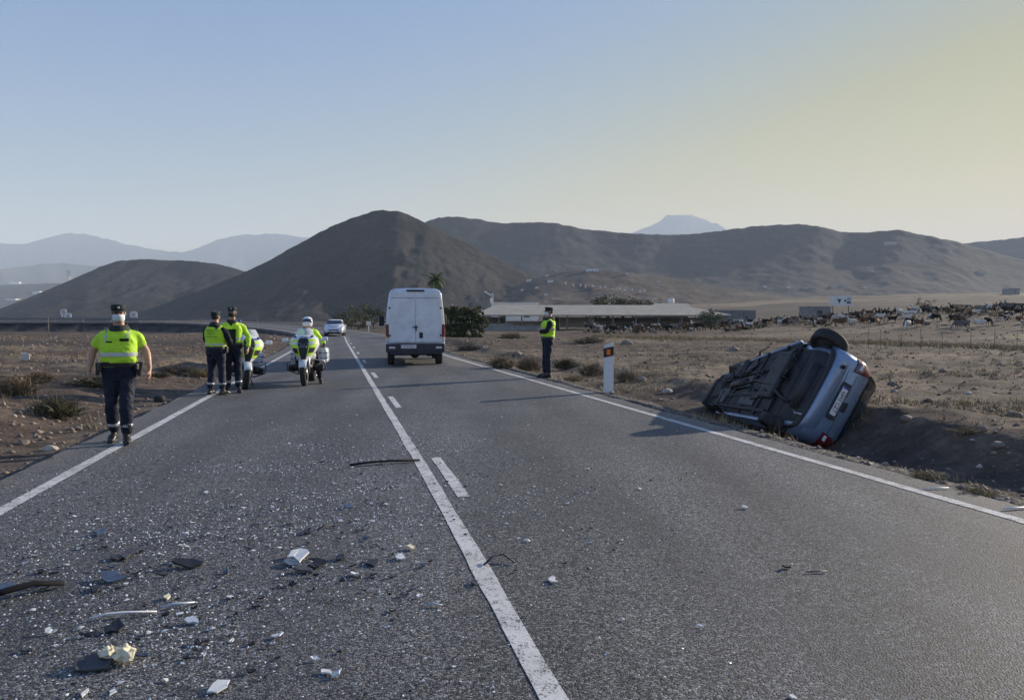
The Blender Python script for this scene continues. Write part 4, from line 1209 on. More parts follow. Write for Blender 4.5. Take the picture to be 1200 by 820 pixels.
    def hand(self, mb, side):
        S, E, W = self.arm_pts(side)
        d = (self.T(self.p['hand'][side]) - W).normalized()
        pal = Vector(self.p.get('palm', {}).get(side, (-side, 0.3, 0)))
        pal = (pal - d * pal.dot(d)).normalized()          # palm normal
        w = d.cross(pal).normalized()                       # across the knuckles
        if w.dot(Vector(self.p.get('thumb', {}).get(side, (0, 1, 0)))) < 0: w = -w
        curl = self.p.get('curl', .35)
        mb.tube([W - d * .01, W + d * .03, W + d * .075, W + d * .095], [(.027, .020), (.038, .018), (.043, .016), (.038, .012)], 12, ref=pal)
        L = (.066, .076, .083, .072)
        for k in range(4):
            o = (k - 1.5) * .0235
            b = W + d * .086 + w * o + pal * 0
            l = L[3 - k] * (.8 if k == 0 else 1)
            a1, a2 = curl * (.8 + .1 * k), curl * 1.9
            d1 = (d * math.cos(a1) + pal * math.sin(a1)).normalized(); d2 = (d * math.cos(a1 + a2) + pal * math.sin(a1 + a2)).normalized()
            d0 = (d1 + w * o * 1.2).normalized()
            p1 = b + d0 * l * .48; p2 = p1 + d2 * l * .30; p3 = p2 + d2 * l * .22
            mb.tube([b - d * .02, b, p1, p2, p3], [.0098, .0098, .0092, .0082, .006], 8)
        tb = W + d * .028 + w * .026
        t1 = (d * .72 + w * .62 + pal * .28).normalized(); t2 = (d * .9 + w * .2 + pal * .42).normalized()
        mb.tube([tb - w * .015, tb + t1 * .038, tb + t1 * .06 + t2 * .014, tb + t1 * .06 + t2 * .034], [.014, .0125, .011, .008], 8)

def head_frame(b, yaw, nod):
    base = b.T((0, .008, 1.568))
    Rm = Matrix.Rotation(R(yaw), 3, 'Z') @ Matrix.Rotation(R(-nod), 3, 'X')
    return lambda v: base + Rm @ (Vector(v) * 1.0), Rm

def add_head(mb, H, Rm):
    """skull, jaw, nose, ears; local origin at the neck, face along +y"""
    mb.ell(H((0, -.012, .115)), (.076, .096, .098), 18, 12, Rm)
    mb.ell(H((0, .018, .055)), (.060, .070, .075), 16, 10, Rm)
    mb.ell(H((0, .058, .020)), (.030, .030, .026), 12, 8, Rm)
    mb.tube([H((0, .082, .098)), H((0, .098, .072)), H((0, .110, .058)), H((0, .090, .050))], [.009, .012, .016, .010], 8)
    mb.ell(H((0, .084, .115)), (.050, .014, .012), 12, 6, Rm)
    mb.ell(H((0, .084, .030)), (.024, .014, .010), 10, 6, Rm)
    for s in (-1, 1):
        mb.ell(H((s * .077, -.008, .085)), (.010, .020, .032), 10, 8, Rm)
        mb.ell(H((s * .040, .060, .070)), (.024, .024, .022), 10, 8, Rm)

def person(loc, rz, pose, label, outfit, girth=1.0, belly=0.0, scale=1.0, yaw=0, nod=0, voxel=.0066, group=None):
    root = empty('person', loc, rz, label, 'person', group)
    root.scale = (scale,) * 3
    b = Body(pose, girth, belly)
    H, Rm = head_frame(b, yaw, nod)
    mb = MB()
    b.trunk(mb, .80, 1.60)
    mb.tube([b.T((0, -.01, 1.46)), H((0, -.012, .06))], [.064, .058], 14)
    add_head(mb, H, Rm)
    for s in (-1, 1):
        b.arm(mb, s, t0=-.3); b.leg(mb, s); b.foot(mb, s); b.hand(mb, s)
    body = fused(mb, 'body', M_SKIN, voxel, 3, root)
    for s in (-1, 1):
        e = MB(); e.ell(H((s * .031, .0785, .098)), (.0135, .010, .007), 10, 6, Rm); e.build('eye', M_INK, root)
    # trousers and boots
    t = MB()
    b.trunk(t, .80, 1.05, .014)
    for s in (-1, 1): b.leg(t, s, .016, 0, outfit.get('leg_end', 1.92), flare=.008)
    tr = fused(t, 'trousers', outfit.get('trousers', M_NAVY), .010, 3, root, disp=(.014, 9, 5))
    for s in (-1, 1):
        f = MB(); b.foot(f, s, .008); b.leg(f, s, .008, 1.62, 2.0)
        A, Tt = pose['ankle'][s], pose['toe'][s]; d = Tt - A; fl = V(d.x, d.y, 0).normalized()
        bo = fused(f, 'boot', M_BOOT, .008, 2, root)
        so = MB(); so.tube([A - fl * .095 + V(0, 0, -.078), A + fl * .04 + V(0, 0, -.080), Tt + fl * .045 + V(0, 0, -.026)], [(.034, .012), (.045, .012), (.036, .010)], 10); so.build('sole', M_BLACKP, bo)
        if outfit.get('ankle_band', True):
            K = pose['knee'][s]
            q = MB(); r = (.049 + .016 + .008 * .64) * 1.06
            q.tube([K + (A - K) * .60, K + (A - K) * .70], [r, r * .98], 18, ref=(1, 0, 0)); q.build('ankle_band', M_TAPE, root)
    # upper garment
    top = outfit['top']; sl = outfit['sleeve']
    u = MB(); b.trunk(u, outfit.get('hem', .985), 1.465, .018)
    for s in (-1, 1): b.arm(u, s, .015, -.3, sl)
    nm = outfit.get('top_name', 'shirt')
    sh = fused(u, nm, top, .010, 3, root, disp=(.017, 8, 13))
    if sl < 1:
        for s in (-1, 1):
            c = MB(); b.arm(c, s, .0195, sl - .08, sl + .02); c.build('sleeve_cuff', M_CAP, sh)
    if 'vest' in outfit:
        vmb = MB(); b.trunk(vmb, outfit.get('vest_hem', 1.03), 1.44, .032)
        for s in (-1, 1):
            vmb.tube([b.T((s * .075, -.01, 1.415)), b.T((s * .16 * girth, -.01, 1.378))], [.080, .072], 12)
        ve = fused(vmb, 'hi_vis_vest', outfit['vest'], .011, 3, root, disp=(.016, 8, 23))
    else: ve = sh
    def ring(z0, z1, grow, mat, nm, par, a0=0, a1=360):
        m = MB(); n = 40
        i0 = int(a0 / 360 * n); i1 = int(a1 / 360 * n)
        full = (a1 - a0) >= 360
        zs = np.linspace(z0, z1, 4)
        rings = []
        for z in zs:
            r = b.at_z(z, grow, n=n); rings.append(r if full else r[i0:i1 + 1])
        m.loft(rings, cap=False, closed=full); return m.build(nm, mat, par)
    gg = .041 if 'vest' in outfit else .027
    for z0, z1 in outfit.get('tapes', []): ring(z0, z1, gg, M_TAPE, 'reflective_band', ve)
    if outfit.get('open_front'):
        ring(1.0, 1.44, gg + .004, M_NAVY2, 'open_front', ve, 72, 108)
    if outfit.get('belt', True):
        be = ring(.985, 1.035, .034, M_BLACKP, 'belt', root)
        for (a, w_, h_) in outfit.get('pouches', [(35, .06, .09), (150, .05, .07), (8, .07, .14)]):
            r = b.at_z(1.0, .045, n=72); p = r[int(a / 5) % 72]; c = b.T((0, 0, 1.0)); nrm = (p - c); nrm.z = 0; nrm.normalize()
            q = MB(); q.box(p + V(0, 0, -h_ * .25), (.045, w_, h_), rot=Matrix.Rotation(math.atan2(nrm.y, nrm.x), 3, 'Z'), bev=.012, seg=2); q.build('belt_pouch', M_BLACKP, be)
    # collar
    c = MB(); c.loft([[b.T((.074 * math.cos(a) * k * girth, -.012 + .080 * math.sin(a) * k * girth, z + .004 - .022 * math.sin(a))) for a in np.linspace(0, 2 * math.pi, 25)[:-1]] for k, z in ((1.62, 1.452), (1.42, 1.485), (1.16, 1.515), (1.10, 1.525), (1.02, 1.515))], cap=False)
    c.build('collar', outfit.get('collar', M_CAP), sh)
    # badges, pockets, front zip
    bvh = None
    def stick(parent, mat, nm, x, z, w_, h_, front=True, target=None):
        tgt = target or ve
        bv = BVHTree.FromPolygons([tuple(q.co) for q in tgt.data.vertices], [tuple(f.vertices) for f in tgt.data.polygons])
        rows = []
        for zz in np.linspace(z - h_ / 2, z + h_ / 2, 4):
            rr = []
            for xx in np.linspace(x - w_ / 2, x + w_ / 2, 6):
                o = b.T((xx, .6 if front else -.6, zz)); dd = (b.T((xx, 0, zz)) - o).normalized()
                hit = bv.ray_cast(o, dd)
                p = hit[0] if hit[0] is not None else b.T((xx, .15 if front else -.15, zz))
                rr.append(p - dd * .004)
            rows.append(rr)
        m = MB(); m.loft(rows, cap=False, closed=False); return m.build(nm, mat, parent)
    for (x, z, w_, h_, mat, nm2, fr) in outfit.get('patches', []):
        stick(ve, mat, nm2, x, z, w_, h_, fr)
    if outfit.get('back_text'):
        bv = BVHTree.FromPolygons([tuple(q.co) for q in ve.data.vertices], [tuple(f.vertices) for f in ve.data.polygons])
        for txt, z, size in outfit['back_text']:
            me = text_mesh(txt, size); me.name = 'back_lettering'
            for q in me.vertices:
                o = b.T((-q.co.x * -1, -.6, z + q.co.y)); dd = V(0, 1, 0)
                o = b.T((q.co.x, -.6, z + q.co.y))
                hit = bv.ray_cast(o, dd)
                p = hit[0] if hit[0] is not None else b.T((q.co.x, -.17, z + q.co.y))
                q.co = p - dd * (.004 + max(0, q.co.z) * 1)
            me.materials.clear(); me.materials.append(M_PRINTG)
            link('back_lettering', me, ve)
    # head gear
    if outfit.get('mask'):
        m = MB(); rows = []
        for z, gy, gw in ((.082, .022, .92), (.068, .036, 1.0), (.045, .034, 1.03), (.018, .022, 1.0), (-.002, .008, .86)):
            rr = []
            for k in range(13):
                a = R(-78 + 156 * k / 12)
                rr.append(H((.074 * gw * math.sin(a), .012 + (.072 + gy) * math.cos(a), z)))
            rows.append(rr)
        m.loft(rows, cap=False, closed=False); mk = m.build('face_mask', outfit['mask'], root)
        for s in (-1, 1):
            q = MB(); q.tube([H((s * .070, .030, .075)), H((s * .082, -.012, .095))], .0022, 5); q.build('ear_loop', outfit['mask'], mk)
    if outfit.get('cap'):
        h = MB(); h.ell(H((0, -.016, .105)), (.080, .098, .098), 20, 12, Rm)
        ha = [i for i in range(len(h.v))]
        hair = h
        keep = MB(); keep.v = hair.v; 
        for f, mt, sm in zip(hair.f, hair.m, hair.s):
            cc = sum((Vector(hair.v[i]) for i in f), Vector()) / len(f)
            loc_ = Rm.transposed() @ (cc - H((0, 0, 0)))
            if loc_.y < .035 and loc_.z > .055 - .02 * (loc_.y < 0): keep.f.append(f); keep.m.append(mt); keep.s.append(sm)
        keep.build('hair', M_HAIR, root)
        c = MB()
        rg = []
        for z, rx, ry, dy in ((.128, .083, .102, -.014), (.150, .086, .106, -.014), (.180, .090, .110, -.010), (.194, .088, .107, -.008), (.203, .078, .096, -.008), (.206, .04, .05, -.008)):
            rg.append([H((rx * math.cos(a), dy + ry * math.sin(a) , z + .006 * math.sin(a))) for a in np.linspace(0, 2 * math.pi, 29)[:-1]])
        c.loft(rg); cp = c.build('cap', M_CAP, root)
        v = MB(); rows = []
        for t in (0, .35, .7, 1.0):
            rows.append([H((.078 * math.sin(R(a)) * (1 - .06 * t), .072 * math.cos(R(a)) + .012 + .062 * t * math.cos(R(a)) ** .6, .134 - .020 * t)) for a in np.linspace(-70, 70, 11)])
        rows += [[p + Rm @ V(0, 0, -.006) for p in r] for r in rows[::-1]]
        v.loft(rows, cap=False, closed=False); v.build('cap_visor', M_BLACKP, cp)
        q = MB(); q.ell(H((0, .098, .168)), (.016, .006, .018), 10, 6, Rm); q.build('cap_badge', M_TAPE, cp)
    if outfit.get('helmet'):
        c = MB(); rg = []
        for z, rx, ry, dy in ((-.020, .095, .110, .004), (.0, .112, .128, .006), (.05, .126, .145, .004), (.10, .130, .150, 0), (.15, .124, .142, -.006), (.19, .105, .120, -.010), (.215, .075, .088, -.012), (.228, .03, .035, -.012)):
            rg.append([H((rx * math.cos(a), dy + ry * math.sin(a), z)) for a in np.linspace(0, 2 * math.pi, 33)[:-1]])
        c.loft(rg); he = c.build('helmet', M_WHITEB, root)
        rows = []
        for z, rx, ry, dy in ((.055, .127, .146, .004), (.085, .131, .150, .001), (.115, .130, .149, -.001), (.140, .127, .145, -.004)):
            rows.append([H(((rx + .005) * math.sin(R(a)), dy + (ry + .005) * math.cos(R(a)), z)) for a in np.linspace(-66, 66, 13)])
        m = MB(); m.loft(rows, cap=False, closed=False); m.build('visor', M_GLASS, he)
        rows = [[H((.134 * math.sin(R(a)), .154 * math.cos(R(a)), z)) for a in np.linspace(100, 260, 13)] for z in (.06, .085)]
        m = MB(); m.loft(rows, cap=False, closed=False); m.build('helmet_band', M_PRINTG, he)
    if outfit.get('gloves'):
        for s in (-1, 1):
            g = MB(); b.arm(g, s, .010, 1.8, 2.0); b.hand(g, s); 
            g.build('glove_cuff', M_BLACKP, root)
    if outfit.get('watch'):
        q = MB(); b.arm(q, outfit['watch'], .006, 1.85, 1.97); q.build('wrist_watch', M_BLACKP, root)
    return root

L_, R_ = -1, 1
def std(**k):
    d = dict(elbow={-1: V(-.27, -.03, 1.16), 1: V(.27, -.03, 1.16)}, wrist={-1: V(-.29, .06, .93), 1: V(.29, .06, .93)}, hand={-1: V(-.285, .09, .83), 1: V(.285, .09, .83)},
             palm={-1: (1, 0.1, 0), 1: (-1, .1, 0)}, knee={-1: V(-.10, .02, .50), 1: V(.10, .02, .50)}, ankle={-1: V(-.11, -.02, .095), 1: V(.11, -.02, .095)}, toe={-1: V(-.14, .14, .035), 1: V(.14, .14, .035)})
    d.update(k); return d

# 1 the officer walking towards the camera on the left edge line (his right is at -y ... local +x is his right)
pA = std(elbow={1: V(.315, -.05, 1.18), -1: V(-.315, -.02, 1.18)}, wrist={1: V(.345, .02, .945), -1: V(-.365, .07, .945)}, hand={1: V(.345, .05, .84), -1: V(-.37, .11, .84)},
         knee={1: V(.10, .03, .50), -1: V(-.095, .13, .51)}, ankle={1: V(.105, -.17, .115), -1: V(-.085, .10, .10)}, toe={1: V(.125, -.03, .032), -1: V(-.11, .26, .045)}, lean=-.02)
q = at(141, 519, 0)
person(Vector((q.x, q.y + .02, 0)), math.pi + R(17), pA, 'officer in lime short sleeved shirt and pale mask walking along the left edge line',
       dict(top=M_LIME, sleeve=.72, mask=M_MASKW, cap=True, tapes=[(1.115, 1.165)], watch=1, ankle_band=True,
            patches=[(-.088, 1.325, .105, .035, M_NAVY2, 'name_tape', True), (.085, 1.30, .075, .018, M_NAVY2, 'pocket_flap', True), (.125, 1.40, .03, .17, M_TAPE, 'shoulder_tape', True), (-.125, 1.42, .03, .12, M_TAPE, 'shoulder_tape', True)],
            pouches=[(40, .06, .09), (170, .08, .18), (150, .05, .08), (10, .07, .16)]), girth=1.13, belly=.04, scale=1.0, yaw=10)

# 2 and 3 the pair on the edge line beside the parked motorcycle
pB = std(elbow={1: V(.30, .02, 1.17), -1: V(-.29, .05, 1.17)}, wrist={1: V(.20, .24, 1.10), -1: V(-.17, .24, 1.08)}, hand={1: V(.10, .31, 1.10), -1: V(-.07, .31, 1.08)}, palm={1: (0, -1, 0), -1: (0, -1, 0)}, thumb={1: (0, 0, 1), -1: (0, 0, 1)},
         ankle={-1: V(-.14, -.02, .095), 1: V(.14, -.0, .095)}, knee={-1: V(-.12, .02, .5), 1: V(.12, .03, .5)}, toe={-1: V(-.16, .14, .035), 1: V(.20, .14, .035)})
q = at(254, 462.5, 0)
person(Vector((q.x, q.y, 0)), R(-12), pB, 'officer with his back turned wearing a lettered lime vest over dark sleeves',
       dict(top=M_NAVY2, top_name='jacket', sleeve=1.95, vest=M_LIME, cap=True, tapes=[(1.06, 1.095)], back_text=[('GUARDIA CIVIL', 1.37, .042), ('TRÁFICO', 1.305, .044), ('GUARDIA CIVIL', 1.235, .042)]), girth=1.14, scale=.985)
pC = std(elbow={1: V(.30, -.02, 1.17), -1: V(-.31, -.02, 1.17)}, wrist={1: V(.19, .20, 1.08), -1: V(-.31, .07, .93)}, hand={1: V(.09, .25, 1.08), -1: V(-.30, .10, .82)}, palm={1: (0, -1, 0), -1: (1, 0, 0)}, thumb={1: (0, 0, 1), -1: (0, 1, 0)})
q = at(276, 460, 0)
person(Vector((q.x - .05, q.y, 0)), math.pi + R(16), pC, 'officer facing the camera in an open lime jacket and black mask beside the parked motorcycle',
       dict(top=M_LIME, top_name='jacket', sleeve=1.95, mask=M_MASKB, cap=True, open_front=True, tapes=[(1.10, 1.145)], hem=1.0), girth=1.03, scale=1.04, yaw=-8)

# 4 the rider, sitting on the first motorcycle (its local frame)
pD = std(drop=.05, back=-.24, lean=.62, elbow={1: V(.33, -.02, 1.10), -1: V(-.33, -.02, 1.10)}, wrist={1: V(.385, .13, 1.10), -1: V(-.385, .13, 1.10)}, hand={1: V(.36, .24, 1.10), -1: V(-.36, .24, 1.10)}, palm={1: (0, 0, -1), -1: (0, 0, -1)}, thumb={1: (-1, 0, 0), -1: (1, 0, 0)}, curl=.8,
         knee={1: V(.23, .24, .64), -1: V(-.23, .24, .64)}, ankle={1: V(.22, -.12, .42), -1: V(-.30, .10, .105)}, toe={1: V(.24, .05, .37), -1: V(-.33, .26, .04)})
rid = person(BIKE1.location, bk_h, pD, 'officer in white helmet and lime jacket sitting on the motorcycle', dict(top=M_LIME, top_name='jacket', sleeve=1.95, helmet=True, open_front=True,  belt=False, tapes=[(1.12, 1.16)], ankle_band=False, gloves=True, collar=M_NAVY2), girth=1.02, nod=-18)

# 5 the officer at the right edge, looking across the road with folded arms
pE = std(elbow={1: V(.275, .07, 1.17), -1: V(-.275, .07, 1.17)}, wrist={1: V(.03, .235, 1.19), -1: V(-.03, .215, 1.15)}, hand={1: V(-.08, .23, 1.21), -1: V(.08, .21, 1.14)}, palm={1: (0, -1, 0), -1: (0, -1, 0)}, thumb={1: (0, 0, 1), -1: (0, 0, 1)},
         ankle={-1: V(-.09, -.02, .095), 1: V(.10, .05, .095)}, toe={-1: V(-.12, .14, .035), 1: V(.13, .21, .035)}, knee={-1: V(-.095, .01, .5), 1: V(.10, .05, .5)}, lean=-.05)
q = at(641, 442.5, 0)
person(Vector((q.x + .02, q.y + .05, gz(q.x, q.y) + .0)), R(96), pE, 'officer with folded arms standing on the right verge in lime vest over dark jacket',
       dict(top=M_NAVY2, top_name='jacket', sleeve=1.95, vest=M_LIME, mask=M_MASKW, cap=True, tapes=[(1.20, 1.25)], ankle_band=False), girth=1.14, scale=1.07, yaw=12)

# ------------------------------------------------------------ plants
def mat_leaf(name, c0, c1):
    m, nt, b = NT(name)
    v = tc(nt)
    n = noise(nt, v, 2.2, 5, 0.7); n2 = noise(nt, v, 17.0, 3)
    c = ramp(nt, math_(nt, 'ADD', math_(nt, 'MULTIPLY', n, .6), math_(nt, 'MULTIPLY', n2, .4)), [(0.32, c0), (0.66, c1)])
    nt.links.new(c, b.inputs['Base Color'])
    b.inputs['Roughness'].default_value = 0.7
    b.inputs['Specular IOR Level'].default_value = 0.25
    b.inputs['Transmission Weight'].default_value = 0.0
    return m
M_LEAF = mat_leaf('green_leaves', (0.02, 0.035, 0.014), (0.075, 0.095, 0.03))
M_LEAFY = mat_leaf('olive_leaves', (0.055, 0.06, 0.02), (0.17, 0.15, 0.05))
M_DRY = mat_leaf('dry_twigs', (0.085, 0.06, 0.038), (0.24, 0.18, 0.11))
M_DRYG = mat_leaf('grey_green_twigs', (0.035, 0.034, 0.02), (0.11, 0.10, 0.05))
M_STRAW = mat_leaf('straw', (0.17, 0.125, 0.07), (0.38, 0.29, 0.16))
M_BARK = pm('bark', (0.10, 0.075, 0.055), 0.9, var=0.3, scale=6, bmp=0.6, bscale=20)

def leaf_cloud(mb, rng, c, r, n, size, mats=(0,), top=None):
    """leaf faces in clumps through an uneven crown"""
    c = np.array(c); r = np.array(r)
    ncl = max(6, n // 45)
    d = rng.normal(size=(ncl, 3)); d /= np.linalg.norm(d, axis=1)[:, None]
    rad = rng.uniform(.35, 1.0, ncl) ** .6
    cl = d * rad[:, None]
    cl[:, 2] = np.where(cl[:, 2] < -.6, cl[:, 2] * .5, cl[:, 2])
    cr = rng.uniform(.16, .36, ncl)
    k = rng.integers(0, ncl, n)
    p = (cl[k] + rng.normal(size=(n, 3)) * cr[k][:, None] * .55) * r + c
    u = rng.normal(size=(n, 3)); u /= np.linalg.norm(u, axis=1)[:, None]
    w = np.cross(u, rng.normal(size=(n, 3))); w /= np.linalg.norm(w, axis=1)[:, None]
    s = size * rng.uniform(.6, 1.4, n)
    a = p - u * s[:, None]; b_ = p + w * (s * .45)[:, None]; e = p + u * s[:, None]; f = p - w * (s * .45)[:, None]
    base = len(mb.v)
    V4 = np.stack([a, b_, e, f], 1).reshape(-1, 3)
    mb.v.extend(map(tuple, V4.tolist()))
    mm = rng.integers(0, len(mats), n)
    if top is not None: mm = np.where((p[:, 2] - c[2]) / r[2] + rng.normal(size=n) * .25 > top, len(mats) - 1, 0)
    for i in range(n):
        mb.f.append([base + 4 * i, base + 4 * i + 1, base + 4 * i + 2, base + 4 * i + 3]); mb.m.append(int(mm[i])); mb.s.append(False)

def tree(name, loc, h, rx, ry, crown_h, n, leaf, mats, label, cat, seed, group=None, trunk_r=.12, top=None):
    rng = np.random.default_rng(seed)
    root = empty(name, loc, 0, label, cat, group)
    t = MB()
    ch = h - crown_h * .5
    t.tube([(0, 0, -.15), (.05 * h * .1, 0, h * .25), (.0, .05, ch)], [trunk_r * 1.3, trunk_r, trunk_r * .5], 8)
    for k in range(6):
        a = k * 1.05 + rng.uniform(0, .6); z0 = max(.1, h - crown_h) + rng.uniform(0, .25) * crown_h
        t.tube([(0, 0, z0 * .8), (math.cos(a) * rx * .35, math.sin(a) * ry * .35, z0 + crown_h * .25), (math.cos(a) * rx * .75, math.sin(a) * ry * .75, z0 + crown_h * rng.uniform(.3, .6))], [trunk_r * .6, trunk_r * .35, trunk_r * .12], 5)
    t.build('trunk', M_BARK, root)
    c = MB(); leaf_cloud(c, rng, (0, 0, h - crown_h * .5), (rx, ry, crown_h * .5), n, leaf, mats, top)
    c.build('crown', list(mats), root)
    return root

def twig_bush(name, loc, rx, ry, h, n, mat, label, seed, cat='shrub', group=None, width=.006):
    rng = np.random.default_rng(seed)
    b = MB()
    for i in range(n):
        a = rng.uniform(0, 2 * math.pi); e = rng.uniform(.12, 1.0) ** .8 * math.pi / 2
        L = rng.uniform(.55, 1.05)
        o = np.array([rng.normal() * rx * .22, rng.normal() * ry * .22, 0])
        d = np.array([math.cos(a) * math.cos(e) * rx, math.sin(a) * math.cos(e) * ry, math.sin(e) * h]) * L
        m1 = o + d * .55 + rng.normal(size=3) * .05 * np.array([rx, ry, h]); m1[2] = max(m1[2], .01)
        p = o + d + rng.normal(size=3) * .10 * np.array([rx, ry, h]); p[2] = max(p[2], .01)
        w = np.cross(d, rng.normal(size=3)); w /= np.linalg.norm(w) + 1e-9; w *= width * rng.uniform(.6, 1.5)
        b.add([tuple(o - w), tuple(o + w), tuple(m1 + w * .8), tuple(m1 - w * .8), tuple(p)], [[0, 1, 2, 3], [3, 2, 4]])
        for q in range(2):
            f0 = m1 + (p - m1) * rng.uniform(0, .8); g = f0 + rng.normal(size=3) * .16 * np.array([rx, ry, h]); g[2] = max(g[2], .01)
            b.add([tuple(f0 - w * .6), tuple(f0 + w * .6), tuple(g)], [[0, 1, 2]])
    o = b.build(name, mat, None, label, cat, group)
    o.location = loc
    return o

def gpt(px, py):
    """a point on the ground sheet along a pixel"""
    d = ray(px, py).normalized()
    h = GROUND_BVH.ray_cast(Vector((0, 0, CAM_H)), d)
    return h[0].copy()

def gat(px, dist):
    x = (px - 600) / FPX * dist
    return Vector((x, dist, gz(x, dist)))

hp = gat(540, 66)
hb_root = empty('hedge', hp, 0, 'tall dense dark green hedge with sunlit top painted yellowish between van and shed', 'hedge')
rng = np.random.default_rng(6); hm = MB()
for k in range(7):
    for zz in (.45, 1.2, 1.95):
        leaf_cloud(hm, rng, (-1.35 + .45 * k + rng.normal() * .08, rng.normal() * .3, zz + rng.normal() * .08), (.62, .8, .62), 420, .11, (0,))
for k in range(8):  # yellower leaves along the top put the sunlight into the leaf colour
    leaf_cloud(hm, rng, (-1.5 + .42 * k, rng.normal() * .25, 2.42 + rng.uniform(-.15, .22)), (.5, .6, .32), 240, .10, (1,)); hm.m[-240:] = [1] * 240
hm.build('crown', [M_LEAF, M_LEAFY], hb_root)
for k in range(4):
    st_ = MB(); st_.tube([(-1.2 + .8 * k, 0, -.2), (-1.15 + .8 * k, .1, 1.0), (-1.2 + .8 * k, 0, 2.0)], [.07, .05, .02], 6); st_.build('stem', M_BARK, hb_root)
hp = gat(562, 78)
tree('bush', hp, 2.1, 1.1, 1.0, 1.6, 1200, .10, (M_LEAFY, M_DRYG), 'low olive bush against the left end of the shed', 'bush', 2, None, .08)
for i, (px, d, h, r, mats, lab) in enumerate([
        (400, 114, 2.6, 1.3, (M_LEAFY, M_DRYG), 'olive bush behind the white oncoming car'),
        (412, 126, 3.8, 1.5, (M_LEAFY, M_LEAF), 'yellowish round bush at the outside of the bend'),
        (426, 122, 4.0, 1.5, (M_LEAF, M_LEAFY), 'dark green bush left of the small white sign'),
        (438, 116, 3.2, 1.4, (M_LEAF, M_DRYG), 'dark bush just left of the white van'),
        (420, 106, 1.5, 2.3, (M_DRYG, M_LEAFY), 'low scrub on the outer verge of the bend')]):
    tree('bush', gat(px, d), h, r, r, h * .85, 900, .13, mats, lab, 'bush', 10 + i, 'bushes by the bend', .07)
for i, (px, d, h, r, lab) in enumerate([
        (697, 150, 5.2, 2.6, 'leftmost round tree behind the shed roof'),
        (712, 148, 6.4, 3.4, 'tallest green tree behind the shed roof'),
        (730, 152, 6.0, 3.2, 'broad green tree behind the middle of the shed'),
        (750, 150, 5.4, 3.0, 'greyish tree behind the right half of the shed'),
        (766, 155, 4.6, 2.2, 'small tree beside the white tank above the shed')]):
    tree('tree', gat(px, d), h, r, r, h * .72, 1500, .20, (M_LEAF, M_DRYG), lab, 'tree', 30 + i, 'trees behind the livestock shed', .16)
tree('bush', gat(833, 88), 2.3, 1.5, 1.3, 2.2, 1800, .09, (M_LEAF, M_LEAF), 'dark green conical bush among the goats', 'bush', 40, None, .09)
tree('bush', gat(1083, 100), 2.2, 1.5, 1.2, 1.9, 700, .07, (M_DRY, M_DRYG), 'brown leafless bush among the goats on the right', 'bush', 41, None, .08)

# palm rising behind the van
M_PALM = mat_leaf('palm_leaves', (0.05, 0.075, 0.025), (0.15, 0.17, 0.06))
def make_palm():
    p = gat(511, 122)
    root = empty('palm_tree', p, 0, 'slender palm rising behind the roof of the white van', 'palm tree')
    H = 7.6
    t = MB(); t.tube([(0, 0, -.2), (.1, 0, 2.5), (.05, 0, 5), (0, 0, H)], [.24, .18, .16, .17], 9); t.build('trunk', M_BARK, root)
    rng = np.random.default_rng(4)
    f = MB()
    for k in range(46):
        a = k * 2.4 + rng.uniform(-.2, .2); e0 = R(rng.uniform(-30, 75)); L = rng.uniform(1.7, 2.5)
        pts = []; p = Vector((0, 0, H)); el = e0
        for s in range(8):
            pts.append(p.copy()); p = p + Vector((math.cos(a) * math.cos(el), math.sin(a) * math.cos(el), math.sin(el))) * (L / 7); el -= R(13)
        side = Vector((-math.sin(a), math.cos(a), 0))
        for i in range(1, 8):
            for sd in (-1, 1):
                l = .55 * math.sin(math.pi * min(.95, i / 8 + .08))
                b0 = pts[i - 1]; b1 = pts[i]
                tip = (b0 + b1) / 2 + side * sd * l + Vector((0, 0, -.25 * l)) + (b1 - b0) * .8
                f.add([b0, b0.lerp(b1, .95), tip], [[0, 1, 2]])
    f.build('fronds', M_PALM, root, kind='stuff')
make_palm()

# ------------------------------------------------------------ farm
M_ROOFB = pm('beige_sheet_roof', (0.42, 0.37, 0.28), 0.7, var=0.12, scale=.8, dirt=0.3, bmp=0.2, bscale=5)
M_WALLW = pm('white_wall', (0.72, 0.71, 0.68), 0.85, var=0.06, scale=1.0, dirt=0.2)
M_WALLG = pm('grey_block_wall', (0.26, 0.25, 0.24), 0.9, var=0.2, scale=1.5, dirt=0.3, bmp=0.3, bscale=9)
M_POSTG = pm('weathered_post', (0.20, 0.17, 0.14), 0.85, var=0.2, scale=3)
M_MESHF = pm('grey_netting', (0.20, 0.20, 0.20), 0.9, var=0.2, scale=1.2, bmp=0.3, bscale=20)
M_TERRA = pm('terracotta', (0.42, 0.2, 0.11), 0.85, var=0.2, scale=4)

def X(px, d): return (px - 600) / FPX * d

